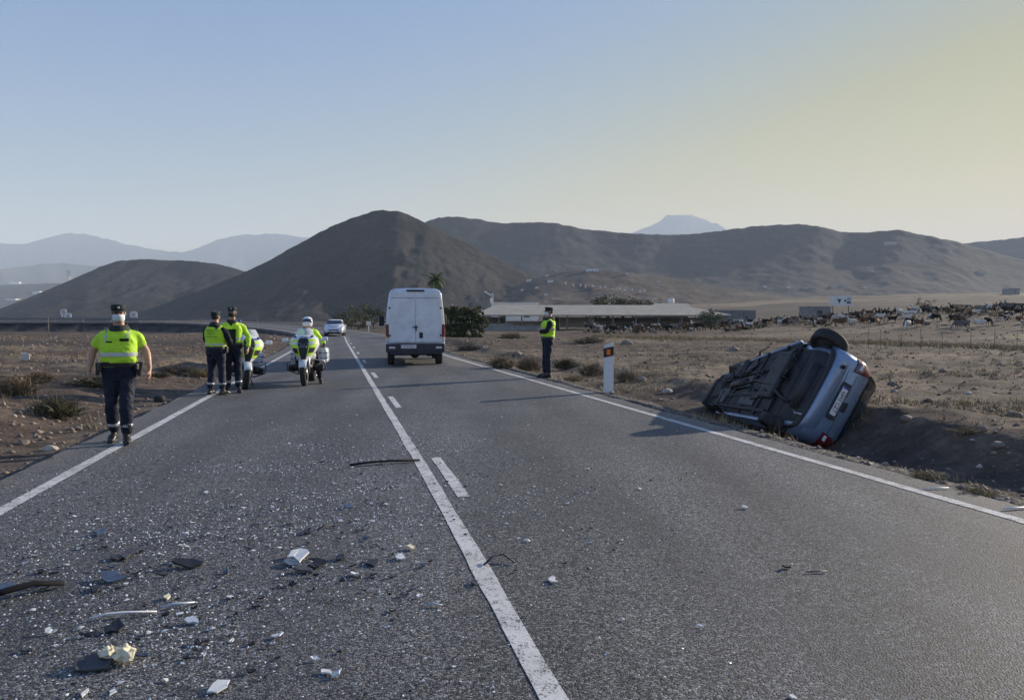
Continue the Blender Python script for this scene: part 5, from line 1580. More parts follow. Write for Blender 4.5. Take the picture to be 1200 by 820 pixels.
def make_shed():
    d0, d1, d2 = 102.0, 108.0, 114.0
    x0, x1 = X(554, d0), X(857, d0)
    root = empty('livestock_shed', (0, 0, 0), 0, 'long open sided shed with a low pitched beige roof', 'shed')
    r0, r1 = X(580, d1), X(797, d1)
    ze, zr = 1.95, 3.35
    A = [(x0, d0, ze), (x1, d0, ze), (r1, d1, zr), (r0, d1, zr), (x0, d2, ze), (x1, d2, ze)]
    up = [(x, y, z + .12) for x, y, z in A]
    m = MB(); m.add(up + A, [[0, 1, 2, 3], [3, 2, 5, 4], [0, 3, 4], [1, 5, 2], [6, 7, 1, 0], [10, 6, 0, 4], [11, 10, 4, 5], [7, 11, 5, 1], [6, 9, 8, 7], [9, 10, 11, 8], [6, 10, 9], [7, 8, 11]])
    m.build('roof', M_ROOFB, root)
    n = 12
    for k in range(n):
        x = x0 + .4 + (x1 - x0 - .8) * k / (n - 1)
        p = MB(); z = gz(x, d0 + .5); p.box((x, d0 + .5, (ze + z) / 2), (.18, .18, ze - z - .01)); p.build('post', M_POSTG, root)
    for (a, b, z0, z1, mat) in ((556, 592, 0, 1.75, M_WALLG), (592, 640, .35, 1.2, M_WALLW), (640, 662, 0, 1.8, M_WALLG), (662, 706, .3, 1.75, M_WALLW), (706, 850, 0, 1.7, M_WALLG)):
        w = MB(); a_, b_ = X(a, d0), X(b, d0); w.box(((a_ + b_) / 2, d2 - .5, (z0 + z1) / 2), (b_ - a_ - .05, .15, z1 - z0)); w.build('back_wall', mat, root)
    for (a, b, h) in ((553, 600, 1.0), (600.5, 640, .75)):
        w = MB(); a_, b_ = X(a, d0), X(b, d0); w.box(((a_ + b_) / 2, d0 - .4, h / 2 - .1), (b_ - a_, .18, h)); w.build('front_wall', M_WALLG, root)
    for z in (.55, .95):
        w = MB(); a_, b_ = X(642, d0), X(850, d0); w.cyl((a_, d0 + .62, z + .1), (b_, d0 + .62, z + .1), .035, n=6); w.build('rail', M_POSTG, root)
make_shed()

def box_building(name, px0, px1, d, depth, z1, label, mat=M_WALLW, parts=True, z0=None, cat='building', roofm=None, rz=0, group=None):
    x0, x1 = X(px0, d), X(px1, d); w = x1 - x0
    zb = gz((x0 + x1) / 2, d) if z0 is None else z0
    root = empty(name, ((x0 + x1) / 2, d, zb), rz, label, cat, group)
    h = z1 - zb
    m = MB(); m.box((0, depth / 2, h / 2 - .3), (w, depth, h + .6)); m.build('walls', mat, root)
    if parts:
        m = MB(); m.box((0, depth / 2, h + .06), (w + .25, depth + .25, .12)); m.build('roof', roofm or mat, root)
        nwin = max(1, int(w / 3))
        for k in range(nwin):
            x = -w / 2 + w * (k + .5) / nwin
            q = MB(); q.box((x, -.02, h * .58), (min(.9, w * .25), .06, min(.9, h * .3))); wo = q.build('window', M_GLASS, root)
    return root
box_building('white_building', 576, 631, 119, 6, 3.95, 'white flat roofed block rising behind the left half of the shed roof')
box_building('stair_tower', 561, 575, 118, 3, 4.7, 'small grey tower with a white edge above the left end of the shed', M_WALLG)
m = MB(); m.box((X(577, 117.5), 117.5, 4.1), (.3, .3, 2.6)); m.box((X(572.5, 117.5), 117.5, 5.35), (1.5, .3, .25), rot=Matrix.Rotation(R(33), 3, 'Y'))
m.build('white_parapet', M_WALLW, bpy.data.objects['stair_tower']).matrix_parent_inverse = bpy.data.objects['stair_tower'].matrix_world.inverted() if False else Matrix.Translation(-bpy.data.objects['stair_tower'].location)

def make_shed2():
    root = empty('shed', (X(786, 118), 118, gz(X(786, 118), 118)), 0, 'smaller beige roofed shed at the right end of the long shed', 'shed')
    w = X(817, 118) - X(756, 118)
    m = MB(); m.add([(-w / 2, 0, 2.0), (w / 2, 0, 2.05), (w / 2, 6, 3.7), (-w / 2 + 2.6, 6, 3.75), (-w / 2, 0, 2.12), (w / 2, 0, 2.17), (w / 2, 6, 3.82), (-w / 2 + 2.6, 6, 3.87)], [[0, 1, 5, 4], [1, 2, 6, 5], [2, 3, 7, 6], [3, 0, 4, 7], [4, 5, 6, 7], [3, 2, 1, 0]]); m.build('roof', M_ROOFB, root)
    m = MB(); m.box((0, 6, 1.5), (w, .15, 4.0)); m.build('back_wall', M_WALLG, root)
    for k in range(5):
        p = MB(); p.box((-w / 2 + .2 + (w - .4) * k / 4, .15, .85), (.15, .15, 2.25)); p.build('post', M_POSTG, root)
    b = MB(); b.box((0, .1, 1.15), (w, .08, .1)); b.build('rail', M_WALLW, root)
make_shed2()
m = MB(); m.cyl((0, 0, 0), (0, 0, 1.05), .52, n=18); m.cyl((0, 0, 1.05), (0, 0, 1.15), .52, .3, n=18)
wt = m.build('water_tank', M_WALLW, None, 'white water tank above the smaller shed', 'tank'); wt.location = (X(786, 126), 126, 3.75)
m = MB(); m.box((0, 0, -2.2), (1.2, 1.2, 4.3)); m.build('stand', M_WALLG, wt)
m = MB(); m.loft([[Vector((1.0 * math.cos(a) * k, y, .9 * math.sin(a) * k)) for a in np.linspace(-.2, math.pi * .9, 10)] for y, k in ((0, 1), (.6, 1.05), (1.2, 1))] , cap=False, closed=False)
ca = m.build('white_canopy', M_WALLW, None, 'curved white canopy beside the trees above the shed', 'canopy'); ca.location = (X(770, 150), 150, 4.6)
m = MB(); m.box((-.9, .6, -2.3), (.12, .12, 4.6)); m.box((.9, .6, -2.3), (.12, .12, 4.6)); m.build('supports', M_POSTG, ca)

# grey windbreak netting right of the sheds
def make_windbreak():
    d = 122; x0, x1 = X(818, d), X(885, d)
    root = empty('windbreak', (x0, d, gz(x0, d)), 0, 'grey windbreak netting stretched right of the sheds', 'fence')
    m = MB(); m.box(((x1 - x0) / 2, 0, 1.5), (x1 - x0, .05, 2.2)); m.build('netting', M_MESHF, root)
    for k in range(6):
        p = MB(); p.cyl(((x1 - x0) * k / 5, -.08, -.3), ((x1 - x0) * k / 5, -.08, 2.75), .06, n=7); p.build('post', M_POSTG, root)
make_windbreak()
box_building('hut', 947, 973, 124, 4, gz(X(960, 124), 124) + 1.9, 'small dark grey hut among the goats left of the billboard', M_WALLG)

# billboard
def make_board():
    d = 138; x = X(985, d); zg = gz(x, d)
    root = empty('billboard', (x, d, zg), 0, 'white billboard with a dark triangle standing above the goats', 'billboard')
    zc = CAM_H + (373 - 352.5) / FPX * d - zg
    w, h = 4.0, 1.75
    m = MB(); m.box((0, 0, zc), (w, .12, h), bev=.02); b = m.build('panel', M_WALLW, root)
    for s in (-1, 1):
        p = MB(); p.box((s * 1.4, .12, zc / 2 - .2), (.14, .1, zc + .4)); p.build('post', M_POSTG, root)
    m = MB(); m.prism([(-.42, .32), (.36, .32), (.02, -.48)], 0, .02, lambda a, c, dd: Vector((-.35 + a, -.085 + dd, zc + c))); m.build('triangle_mark', pm('grey_blue_print', (0.07, 0.08, 0.11), 0.7), b)
    m = MB(); m.cyl((.72, -.085, zc + .02), (.72, -.066, zc + .02), .2, n=16); m.build('round_mark', MATS['grey_blue_print'], b)
    m = MB(); m.box((1.35, -.07, zc - .32), (.75, .02, .36)); m.build('caption_block', MATS['grey_blue_print'], b)
    m = MB(); m.torus((1.35, -.07, zc + .25), .22, .05, (0, 1, 0), 20, 6); m.build('ring_mark', MATS['grey_blue_print'], b)
make_board()

# ------------------------------------------------------------ goats
def mat_coat(name, c0, c1, sc=2.2, cut=.5, hard=.03):
    m, nt, b = NT(name)
    n = noise(nt, tc(nt), sc, 3, .5)
    c = ramp(nt, n, [(cut - hard, c0), (cut + hard, c1)])
    c = mixc(nt, .5, c, ramp(nt, noise(nt, tc(nt), 30, 3), [(.3, .7), (.7, 1.25)]), 'MULTIPLY')
    nt.links.new(c, b.inputs['Base Color']); b.inputs['Roughness'].default_value = .9; b.inputs['Specular IOR Level'].default_value = .2
    return m
COATS = {'white': mat_coat('white_coat', (.55, .52, .46), (.72, .69, .63)), 'brown': mat_coat('brown_coat', (.10, .05, .028), (.17, .09, .05)),
         'black': mat_coat('black_coat', (.012, .011, .01), (.03, .027, .025)), 'tan': mat_coat('tan_coat', (.28, .18, .10), (.45, .33, .21)),
         'pied': mat_coat('pied_coat', (.02, .017, .015), (.62, .58, .52)), 'grey': mat_coat('grey_coat', (.12, .11, .105), (.24, .22, .21))}
M_HORN = pm('horn', (.12, .10, .08), .6)
def goat_mesh(pose):
    m = MB()
    lie = pose == 'lying'
    dz = -.30 if lie else 0
    def ring(y, z, rx, rz): return [Vector((rx * math.cos(a), y, z + dz + rz * math.sin(a))) for a in np.linspace(0, 2 * math.pi, 11)[:-1]]
    m.loft([ring(-.50, .62, .05, .06), ring(-.44, .60, .12, .14), ring(-.25, .56, .16, .18), ring(0, .54, .175, .20), ring(.22, .55, .15, .19), ring(.36, .60, .11, .16), ring(.42, .63, .05, .08)])
    if pose == 'grazing': nk = [(0, .34, .62), (0, .50, .48), (0, .60, .26)]; hd = [(0, .58, .30), (0, .64, .16), (0, .67, .04)]
    elif pose == 'looking': nk = [(0, .33, .64), (.05, .44, .82), (.12, .47, .95)]; hd = [(.08, .45, .96), (.20, .50, .93), (.29, .53, .86)]
    else: nk = [(0, .33, .64 + dz), (0, .46, .82 + dz), (0, .52, .95 + dz)]; hd = [(0, .48, .97 + dz), (0, .62, .93 + dz), (0, .73, .86 + dz)]
    m.tube(nk, [.10, .07, .06], 8); m.tube(hd, [.065, .055, .03], 8)
    h0 = Vector(hd[0])
    for s in (-1, 1):
        m.tube([h0 + Vector((s * .05, -.01, .02)), h0 + Vector((s * .15, -.03, -.03))], [.022, .012], 6)
    if lie:
        for s in (-1, 1):
            m.tube([(s * .11, .28, .26), (s * .13, .48, .07), (s * .10, .26, .03)], [.06, .035, .022], 7)
            m.tube([(s * .13, -.30, .28), (s * .20, -.10, .10), (s * .19, -.34, .03)], [.09, .045, .022], 7)
    else:
        for s in (-1, 1):
            q = .05 * s
            m.tube([(s * .09, .26, .52), (s * .095, .27 + q, .30), (s * .09, .26 + q, .27), (s * .09, .27 + q, .02), (s * .09, .29 + q, 0)], [.07, .035, .034, .022, .026], 7)
            m.tube([(s * .10, -.34, .56), (s * .105, -.27 - q, .38), (s * .10, -.43 - q, .25), (s * .095, -.40 - q, .02), (s * .095, -.38 - q, 0)], [.10, .055, .032, .022, .026], 7)
        m.ell((0, -.30, .36), (.07, .09, .08), 8, 6)
    m.tube([(0, -.49, .66 + dz), (0, -.58, .70 + dz)], [.03, .015], 6)
    o = fused(m, 'goat', COATS['white'], .035, 1)
    h = MB()
    for s in (-1, 1):
        h.tube([h0 + Vector((s * .03, -.02, .05)), h0 + Vector((s * .05, -.10, .15)), h0 + Vector((s * .08, -.20, .16))], [.018, .014, .005], 6)
    hm = h.mesh('horns', M_HORN)
    me = o.data; bpy.data.objects.remove(o)
    return me, hm
GP = {p: goat_mesh(p) for p in ('standing', 'grazing', 'looking', 'lying')}
rng = np.random.default_rng(77)
regions = [((690, 762), (80, 99), 20, 'before the long shed'), ((764, 822), (80, 99), 18, 'before the smaller shed'), ((846, 905), (76, 108), 30, 'beyond the overturned car'),
           ((905, 975), (80, 116), 34, 'around the grey hut'), ((975, 1050), (72, 112), 36, 'below the white billboard'), ((1050, 1110), (66, 112), 26, 'round the leafless bush'), ((1110, 1205), (62, 112), 62, 'on the right hand rise')]
kinds = ['white', 'white', 'brown', 'brown', 'black', 'black', 'black', 'pied', 'pied', 'tan', 'grey']
poses = ['standing', 'standing', 'grazing', 'grazing', 'looking', 'lying']
placed = []; GOATS = []
for (pa, pb_), (da, db), n, where in regions:
    k = 0; tries = 0
    while k < n and tries < 400:
        tries += 1
        px = rng.uniform(pa, pb_); d = rng.uniform(da, db) 
        x = X(px, d)
        if any((x - a) ** 2 + (d - b) ** 2 < 1.1 for a, b in placed): continue
        placed.append((x, d)); k += 1
        kind = kinds[rng.integers(len(kinds))]; pose = poses[rng.integers(len(poses))]
        me, hm = GP[pose]
        verb = {'standing': 'standing', 'grazing': 'grazing', 'looking': 'looking round', 'lying': 'lying'}[pose]
        art = {'pied': 'black and white'}.get(kind, kind)
        ang = rng.choice([math.pi / 2, -math.pi / 2]) + rng.normal() * .6; face = 'left' if math.sin(ang) > 0 else 'right'
        o = link('goat', me, None, '%s goat %s %s' % (art, verb, where), 'goat', 'goats in the dry pasture'); GOATS.append((o, px, face, where, '%s goat %s' % (art, verb)))
        o.location = (x, d, gz(x, d) + .0); o.rotation_euler = (0, 0, ang)
        s = rng.uniform(.85, 1.2); o.scale = (s, s, s)
        o.material_slots[0].link = 'OBJECT'; o.material_slots[0].material = COATS[kind]
        if d < 90: link('horns', hm, o)

by = {}
for g in GOATS: by.setdefault((g[4], g[3], g[2]), []).append(g)
for (what, where, face), gs in by.items():
    gs.sort(key=lambda g: g[1])
    for i, g in enumerate(gs):
        n = len(gs)
        pre = '' if n == 1 else ('left ' if i == 0 else 'right ') if n == 2 else ('leftmost ' if i == 0 else 'rightmost ' if i == n - 1 else ('middle ' if n == 3 else ('second ', 'third ', 'fourth ', 'fifth ', 'sixth ', 'seventh ', 'eighth ')[i - 1] ))
        g[0]['label'] = '%s%s %s %s' % (pre, what, 'facing ' + face, where)

# low dark scrub and rubble that the herd stands in, one mass
def scrub_mass():
    rng = np.random.default_rng(5); mb = MB()
    for k in range(330):
        px = rng.uniform(690, 1215); d = rng.uniform(76, 122); x = X(px, d)
        r = rng.uniform(.25, .8)
        leaf_cloud(mb, rng, (x, d, gz(x, d) + r * .3), (r * 1.5, r, r * .55), 26, .13, (0, 1, 2))
    o = mb.build('pasture_scrub', [M_DRYG, M_LEAF, M_DRY], None, kind='stuff'); o['label'] = 'low dark scrub among the goats'
scrub_mass()

# ------------------------------------------------------------ far houses, pillars, poles, pylon, signs
def far_house(px, py, w, h, dp, label, mat=M_WALLW, group=None, roofm=M_TERRA):
    p = on_hill(px, py); w *= p.y / 560 if p.y < 1200 else 1; h *= p.y / 560 if p.y < 1200 else 1
    root = empty('house', p, math.atan2(-p.x, p.y) * -1 * 0, label, 'house', group)
    m = MB(); m.box((0, dp / 2, h / 2 - 1), (w, dp, h + 2)); m.build('walls', mat, root)
    m = MB(); m.box((0, dp / 2, h + .15), (w + .5, dp + .5, .3)); m.build('roof', roofm, root)
    for k in range(max(1, int(w / 4))):
        q = MB(); q.box((-w / 2 + w * (k + .5) / max(1, int(w / 4)), -.03, h * .55), (.7, .08, .8)); q.build('window', M_GLASS, root)
    return root
G1 = 'houses on the far slopes'
for px, py, w, h, lab, mt in [(652, 318, 5, 4.0, 'pinkish house at the left end of the knoll top', pm('pink_wall', (.45, .33, .27), .9)), (668, 319, 6, 2.6, 'small grey house second from the left on the knoll top', M_WALLG), (694, 318, 9, 2.0, 'long low pale house on the knoll top', M_WALLW), (721, 318, 4, 2.2, 'small white house at the right end of the knoll top', M_WALLW),
                              (645, 331, 4, 1.8, 'white hut below the pinkish house', M_WALLW), (620, 330, 3.5, 1.8, 'white hut on the left shoulder of the knoll', M_WALLW), (600, 336, 4, 2.0, 'grey hut low on the left shoulder of the knoll', M_WALLG)]:
    far_house(px, py, w, h, 4, lab, mt, G1)
for px, py, w, h, lab in [(1044, 287, 26, 7, 'long white house high on the right ridge'), (977, 338, 12, 5, 'left of the two pale houses at the foot of the right ridge'), (989, 337, 8, 5, 'right of the two pale houses at the foot of the right ridge'), (1150, 321, 18, 6, 'grey white house on the slope at far right'), (1190, 345, 6, 4, 'white house low at the right edge'), (945, 339, 9, 4, 'pale house left of the pair below the right ridge')]:
    far_house(px, py, w, h, 8, lab, pm('dull_plaster', (.34, .32, .29), .9, var=.15), G1, MATS['dull_plaster'])
for px, py, w, h, lab in [(16, 333, 80, 17, 'long white warehouse in the haze at far left'), (42, 345, 30, 12, 'small pale warehouse on the hazy plain at far left'), (12, 352, 40, 6, 'low pale warehouse nearest the left edge')]:
    far_house(px, py, w, h, 30, lab, M_WALLW, 'warehouses on the hazy plain', M_WALLW)
G2 = 'tiny pale houses on the lower slopes'
rh = random.Random(21)
for px, py, lab in [(612, 341, 'tiny pale house lowest on the left flank of the knoll'), (629, 338, 'tiny pale house between the white huts and the pillar row'), (641, 324, 'tiny pale house just under the pinkish house'), (735, 322, 'tiny pale house near the right end of the knoll top'), (772, 331, 'tiny pale house right of the pillar row'), (640, 346, 'tiny pale house low behind the white roofed block'),
                    (897, 337, 'tiny pale house on the slope well left of the billboard'), (925, 338, 'tiny pale house on the slope near the left of the billboard'), (1015, 338, 'tiny pale house on the slope right of the billboard')]:
    p = on_hill(px, py); k = p.y / 900
    root = empty('house', p, 0, lab, 'house', G2)
    m = MB(); m.box((0, 2 * k, .2 * k), (3.4 * k, 4 * k, 3.4 * k)); m.build('walls', M_WALLW, root)
    m = MB(); m.prism([(-2 * k, 0), (2 * k, 0), (0, .9 * k)], -.2 * k, 4.2 * k, lambda a, c, d: Vector((a, d, 1.9 * k + c))); m.build('roof', MATS['pink_wall'], root)
pil = MB(); pil.box((0, 0, .75), (.75, .75, 2.3), bev=.05); pil.box((0, 0, 2.0), (1.0, 1.0, .25), bev=.05); pil_me = pil.mesh('marker_pillar', M_WALLW)
base = MB(); base.box((0, 0, .2), (1.3, 1.3, 1.0), bev=.04); base_me = base.mesh('plinth', M_TERRA)
for k in range(13):
    px = 663 + 7.7 * k + (k % 3); py = 335 + .75 * k + (k % 2)
    o = link('marker_pillar', pil_me, None, 'small white pillar on a reddish base in the row across the knoll', 'pillar', 'row of white pillars on the knoll')
    o.location = on_hill(px, py); o.scale = (o.location.y / 420,) * 3; link('plinth', base_me, o)

def make_pylon():
    d = 1600; root = empty('pylon', (X(82, d), d, CAM_H + (373 - 338) / FPX * d), 0, 'lattice power pylon on the shoulder of the small hill', 'pylon')
    H = 30
    def leg(sx, sy, z): w = 2.6 * (1 - z / H) + .5; return Vector((sx * w, sy * w, z)) * 1.3
    for sx in (-1, 1):
        for sy in (-1, 1):
            m = MB(); m.tube([leg(sx, sy, -6), leg(sx, sy, H)], .28, 5); m.build('leg', M_STEEL, root)
    for k in range(6):
        z0, z1 = k * 5, k * 5 + 5
        for s in (-1, 1):
            m = MB(); m.tube([leg(-1, s, z0), leg(1, s, z1)], .16, 4); m.build('brace', M_STEEL, root)
            m = MB(); m.tube([leg(1, s, z0), leg(-1, s, z1)], .16, 4); m.build('brace', M_STEEL, root)
    for z, w in ((22, 4.6), (26.5, 3.6)):
        m = MB(); m.tube([(-w * 1.3, 0, z * 1.3), (w * 1.3, 0, z * 1.3)], .4, 5); m.build('cross_arm', M_STEEL, root)
make_pylon()

def pole(px, py, h, r, label, arm=False, nm='utility_pole'):
    g = gpt(px, py)
    root = empty(nm, g, 0, label, 'pole')
    m = MB(); m.cyl((0, 0, -.3), (0, 0, h), r, r * .7, 8); m.build('mast', M_POSTG, root)
    if arm:
        m = MB(); m.box((0, 0, h - .35), (1.2, .1, .1)); m.build('cross_arm', M_POSTG, root)
        for s in (-1, 0, 1):
            q = MB(); q.cyl((s * .5, 0, h - .3), (s * .5, 0, h - .1), .05, n=6); q.build('insulator', M_CLEAR, root)
pole(325, 379, 5.2, .10, 'pale utility pole standing beyond the road bend', True)
pole(57, 394, 1.75, .035, 'thin roadside post below the embankment at far left', False, 'marker_post')

def panel_sign(px, py_c, d, w, h, label, base_z, shape='house'):
    x = X(px, d); zc = CAM_H + (373 - py_c) / FPX * d
    root = empty('road_sign', (x, d, base_z), 0, label, 'sign', 'white road signs on the embankment')
    z = zc - base_z
    pts = [(-w / 2, -h / 2), (w / 2, -h / 2), (w / 2, h * .25), (w * .28, h / 2), (-w * .28, h / 2), (-w / 2, h * .25)]
    m = MB(); m.prism(pts, -.02, .02, lambda a, c, dd: Vector((a, dd, z + c))); pn = m.build('panel', M_WALLW, root)
    m = MB(); m.prism([(a * .45, c * .45) for a, c in pts], -.026, -.0215, lambda a, c, dd: Vector((a, dd, z + c))); m.build('faded_symbol', pm('pale_grey_print', (.42, .43, .45), .7), pn)
    for s in (-.25, .25):
        m = MB(); m.cyl((s * w, .04, -.3), (s * w, .04, z + h * .3), .035, n=6); m.build('post', M_STEEL, root)
panel_sign(75, 365.5, 112, .95, .85, 'smaller greyish sign behind the white sign at far left', 1.0)
panel_sign(80, 370.3, 106, 1.0, .85, 'white sign left of the walking officer above the embankment', 1.0)
panel_sign(157, 368.8, 106, 1.0, .95, 'white sign right of the walking officer above the embankment', 1.0)
m = MB(); m.box((0, -.02, 1.35), (.5, .03, .45), bev=.01); m.cyl((0, 0, -.2), (0, 0, 1.3), .035, n=6)
sg = m.build('small_sign', M_WALLW, None, 'small white sign on a thin post outside the bend', 'sign'); sg.location = gat(432, 82)

# guard rail along the far side of the embankment road
def make_rail():
    root = empty('guard_rail', (0, 0, 0), 0, 'pale guard rail along the far side of the curved road', 'guard rail')
    S = np.arange(100, 184, 2.0)
    x, y, z = road_pt(S, np.full(len(S), 5.6)); 
    P = [Vector((a, b, c)) for a, b, c in zip(x, y, z)]
    m = MB(); m.tube([p + Vector((0, 0, .42)) for p in P], [(.035, .16)] * len(P), 6); m.build('rail', pm('galvanised_rail', (.20, .20, .20), .6, metal=.2, var=.1, scale=2, dirt=.2), root)
    pm_ = MB(); pm_.box((0, 0, .15), (.10, .06, .8)); me = pm_.mesh('post', MATS['galvanised_rail'])
    for p in P[::2]: o = link('post', me, root); o.location = p + Vector((0, .06, 0))
make_rail()

# wire fence on the right
def make_fence():
    root = empty('wire_fence', (0, 0, 0), 0, 'sparse wire fence of thin dark posts in the right field', 'fence')
    pts = []
    for px in (1018, 1032, 1056, 1080, 1105, 1137, 1165, 1192, 1225):
        d = 40 - (px - 1018) * .018; x = X(px, d); pts.append(Vector((x, d, gz(x, d))))
    rr = random.Random(3)
    for p in pts:
        m = MB(); m.cyl(p + Vector((0, 0, -.2)), p + Vector((rr.uniform(-.05, .05), 0, 1.05 + rr.uniform(-.2, .1))), .013, .010, 6); m.build('post', pm('dark_wood', (.05, .042, .035), .9), root)
    for h in (.5, .95):
        m = MB(); m.tube([p + Vector((0, 0, h)) for p in pts], .004, 4); m.build('wire', M_STEEL, root)
make_fence()

# delineator post
def make_delineator():
    p = at(713, 459.5, 0); z = gz(p.x, p.y)
    root = empty('delineator_post', (p.x, p.y, 0), R(-8), 'white roadside marker post with orange reflector on a black band', 'marker post')
    w = .105; dp = .05
    def pr(z0a, z0b, z1a, z1b, dd, x0=-w, x1=w):
        return lambda mb: mb.add([(x0, -dd, z0a), (x1, -dd, z0b), (x1, dd, z0b), (x0, dd, z0a), (x0, -dd, z1a), (x1, -dd, z1b), (x1, dd, z1b), (x0, dd, z1a)], [[0, 1, 5, 4], [1, 2, 6, 5], [2, 3, 7, 6], [3, 0, 4, 7], [4, 5, 6, 7], [3, 2, 1, 0]])
    m = MB(); pr(-.25, -.25, 1.02, 1.09, dp)(m); m.build('post', pm('white_plastic', (.70, .70, .69), .5, var=.05, scale=4, dirt=.25), root)
    m = MB(); pr(.75, .80, .95, 1.0, dp + .004, -w - .004, w + .004)(m); b = m.build('black_band', M_BLACKP, root)
    m = MB(); m.box((0, -dp - .009, .875), (.085, .012, .125), bev=.02, seg=2, rot=Matrix.Rotation(0, 3, 'Y')); m.build('reflector', M_ORANGE, b)
make_delineator()

# ------------------------------------------------------------ crash debris on the road
M_SHARD = pm('silver_paint_shard', (0.42, 0.47, 0.54), 0.4, metal=0.2, var=0.15, scale=20, dirt=0.2)
M_WSHARD = pm('white_plastic_shard', (0.66, 0.66, 0.65), 0.45, var=0.08, scale=12, dirt=0.15)
M_GREYP = pm('grey_plastic_shard', (0.04, 0.042, 0.046), 0.5, var=0.25, scale=12, dirt=0.2)
M_TRIM = pm('black_trim', (0.010, 0.010, 0.011), 0.85, var=0.2, scale=9, spec=0.2)
M_CREAM = pm('cream_foam', (0.66, 0.60, 0.42), 0.85, var=0.15, scale=18, bmp=0.6, bscale=40)
M_BLUEG = pm('blue_grey_shard', (0.07, 0.095, 0.14), 0.35, metal=0.2, var=0.2, scale=14)
G_DEB = 'pieces of crash debris on the road'

def shard(px, py, w, l, t, rz, mat, label, name='plastic_shard', seed=0, curl=.25, lift=0.0, tilt=(0, 0), cat='debris', group=G_DEB, n=8, dz=0.0):
    """broken plate with a jagged outline and one crease, w deep and l long, resting on the road"""
    rr = random.Random(seed * 13 + 5)
    t = min(t, .012)
    ol = []
    for k in range(n):
        a = 2 * math.pi * (k + rr.uniform(-.42, .42)) / n; q = rr.choice((rr.uniform(.42, .6), rr.uniform(.62, .85), rr.uniform(.8, 1.1)))
        ol.append((l * .5 * q * math.cos(a), w * .5 * q * math.sin(a)))
    cr = rr.uniform(-.2, .2) * l; ca = rr.uniform(-.5, .5); k1 = curl * rr.uniform(.5, 1.0)
    def z(a, c):
        e = a - cr + ca * c
        return abs(e) * k1 * .5 if seed % 2 else max(0, e) * k1 * .8
    m = MB()
    mid = [(cr - ca * q, q) for q in (-w * .3, w * .3)]
    bm = bmesh.new()
    pts = ol
    vs = [bm.verts.new((a, c, 0)) for a, c in pts]
    f = bm.faces.new(vs)
    bmesh.ops.bisect_plane(bm, geom=bm.verts[:] + bm.edges[:] + bm.faces[:], plane_co=(cr, 0, 0), plane_no=(1, ca, 0))
    for v in bm.verts: v.co.z = z(v.co.x, v.co.y) + rr.uniform(0, .004)
    bmesh.ops.triangulate(bm, faces=bm.faces[:])
    bmesh.ops.solidify(bm, geom=bm.faces[:], thickness=t)
    rot = Euler((tilt[0] * .8, tilt[1] * .8, rz)).to_matrix()
    for v in bm.verts: v.co = rot @ v.co
    zmin = min(v.co.z for v in bm.verts)
    for v in bm.verts: v.co.z += .004 - zmin
    me = bpy.data.meshes.new(name); bm.to_mesh(me); bm.free(); me.materials.append(mat)
    o = link(name, me, None, label, cat, group)
    p = at(px, py, 0)
    o.location = (p.x, p.y, lift)
    return o

def strip(pts_px, r, mat, label, name='rubber_strip', arch=0.0, flat=.45, jag=0.0, seed=0):
    m = MB(); P = [at(a, b, 0) for a, b in pts_px]; n = len(P)
    o0 = P[n // 2].copy(); rr = random.Random(seed)
    pts = []
    for i, p in enumerate(P):
        pts.append(p - o0 + Vector((0, 0, r * flat + .008 + arch * math.sin(math.pi * i / (n - 1)))))
    rad = [(r * (.55 if i in (0, n - 1) else 1) * (1 + rr.uniform(-jag, jag)), r * flat) for i in range(n)]
    m.tube(pts, rad, 8); o = m.build(name, mat, None, label, 'debris', G_DEB); o.location = o0
    return o

strip([(-30, 710), (10, 702), (40, 694), (75, 688)], .036, M_TRIM, 'long black rubber trim lying at the left edge of the road', arch=.035, jag=.2)
strip([(410, 547), (430, 545), (455, 543), (492, 541)], .028, M_TRIM, 'long thin black strip lying against the solid centre line', arch=.012)
strip([(105, 727), (125, 724), (150, 722), (184, 719)], .012, M_WSHARD, 'long pale rod near the left edge in front of the black triangle', 'pale_rod', arch=.012)
strip([(188, 714), (205, 712), (228, 708)], .013, M_SHARD, 'short grey rod right of the long pale rod', 'grey_rod', arch=.01)
strip([(567, 664), (578, 658), (590, 656), (603, 661)], .012, M_BLACKP, 'curved black strip just right of the centre line', arch=.03)
strip([(945, 672), (957, 671), (970, 671)], .008, M_GREYP, 'thin grey stick lying in the right lane', 'grey_rod')
strip([(1080, 574), (1098, 573), (1112, 573)], .012, M_WSHARD, 'pale stick on the gravel right of the edge line', 'pale_rod')
strip([(1176, 598), (1190, 597), (1215, 595)], .016, M_WSHARD, 'white stick on the right verge at the picture edge', 'pale_rod')
strip([(372, 622), (380, 620), (390, 617)], .010, M_BLACKP, 'thin bent black strip beside a dark shard in the left lane', arch=.02)
strip([(498, 712), (507, 710), (518, 711)], .008, M_SHARD, 'small bent metal strip left of the centre line', 'metal_strip', arch=.008)

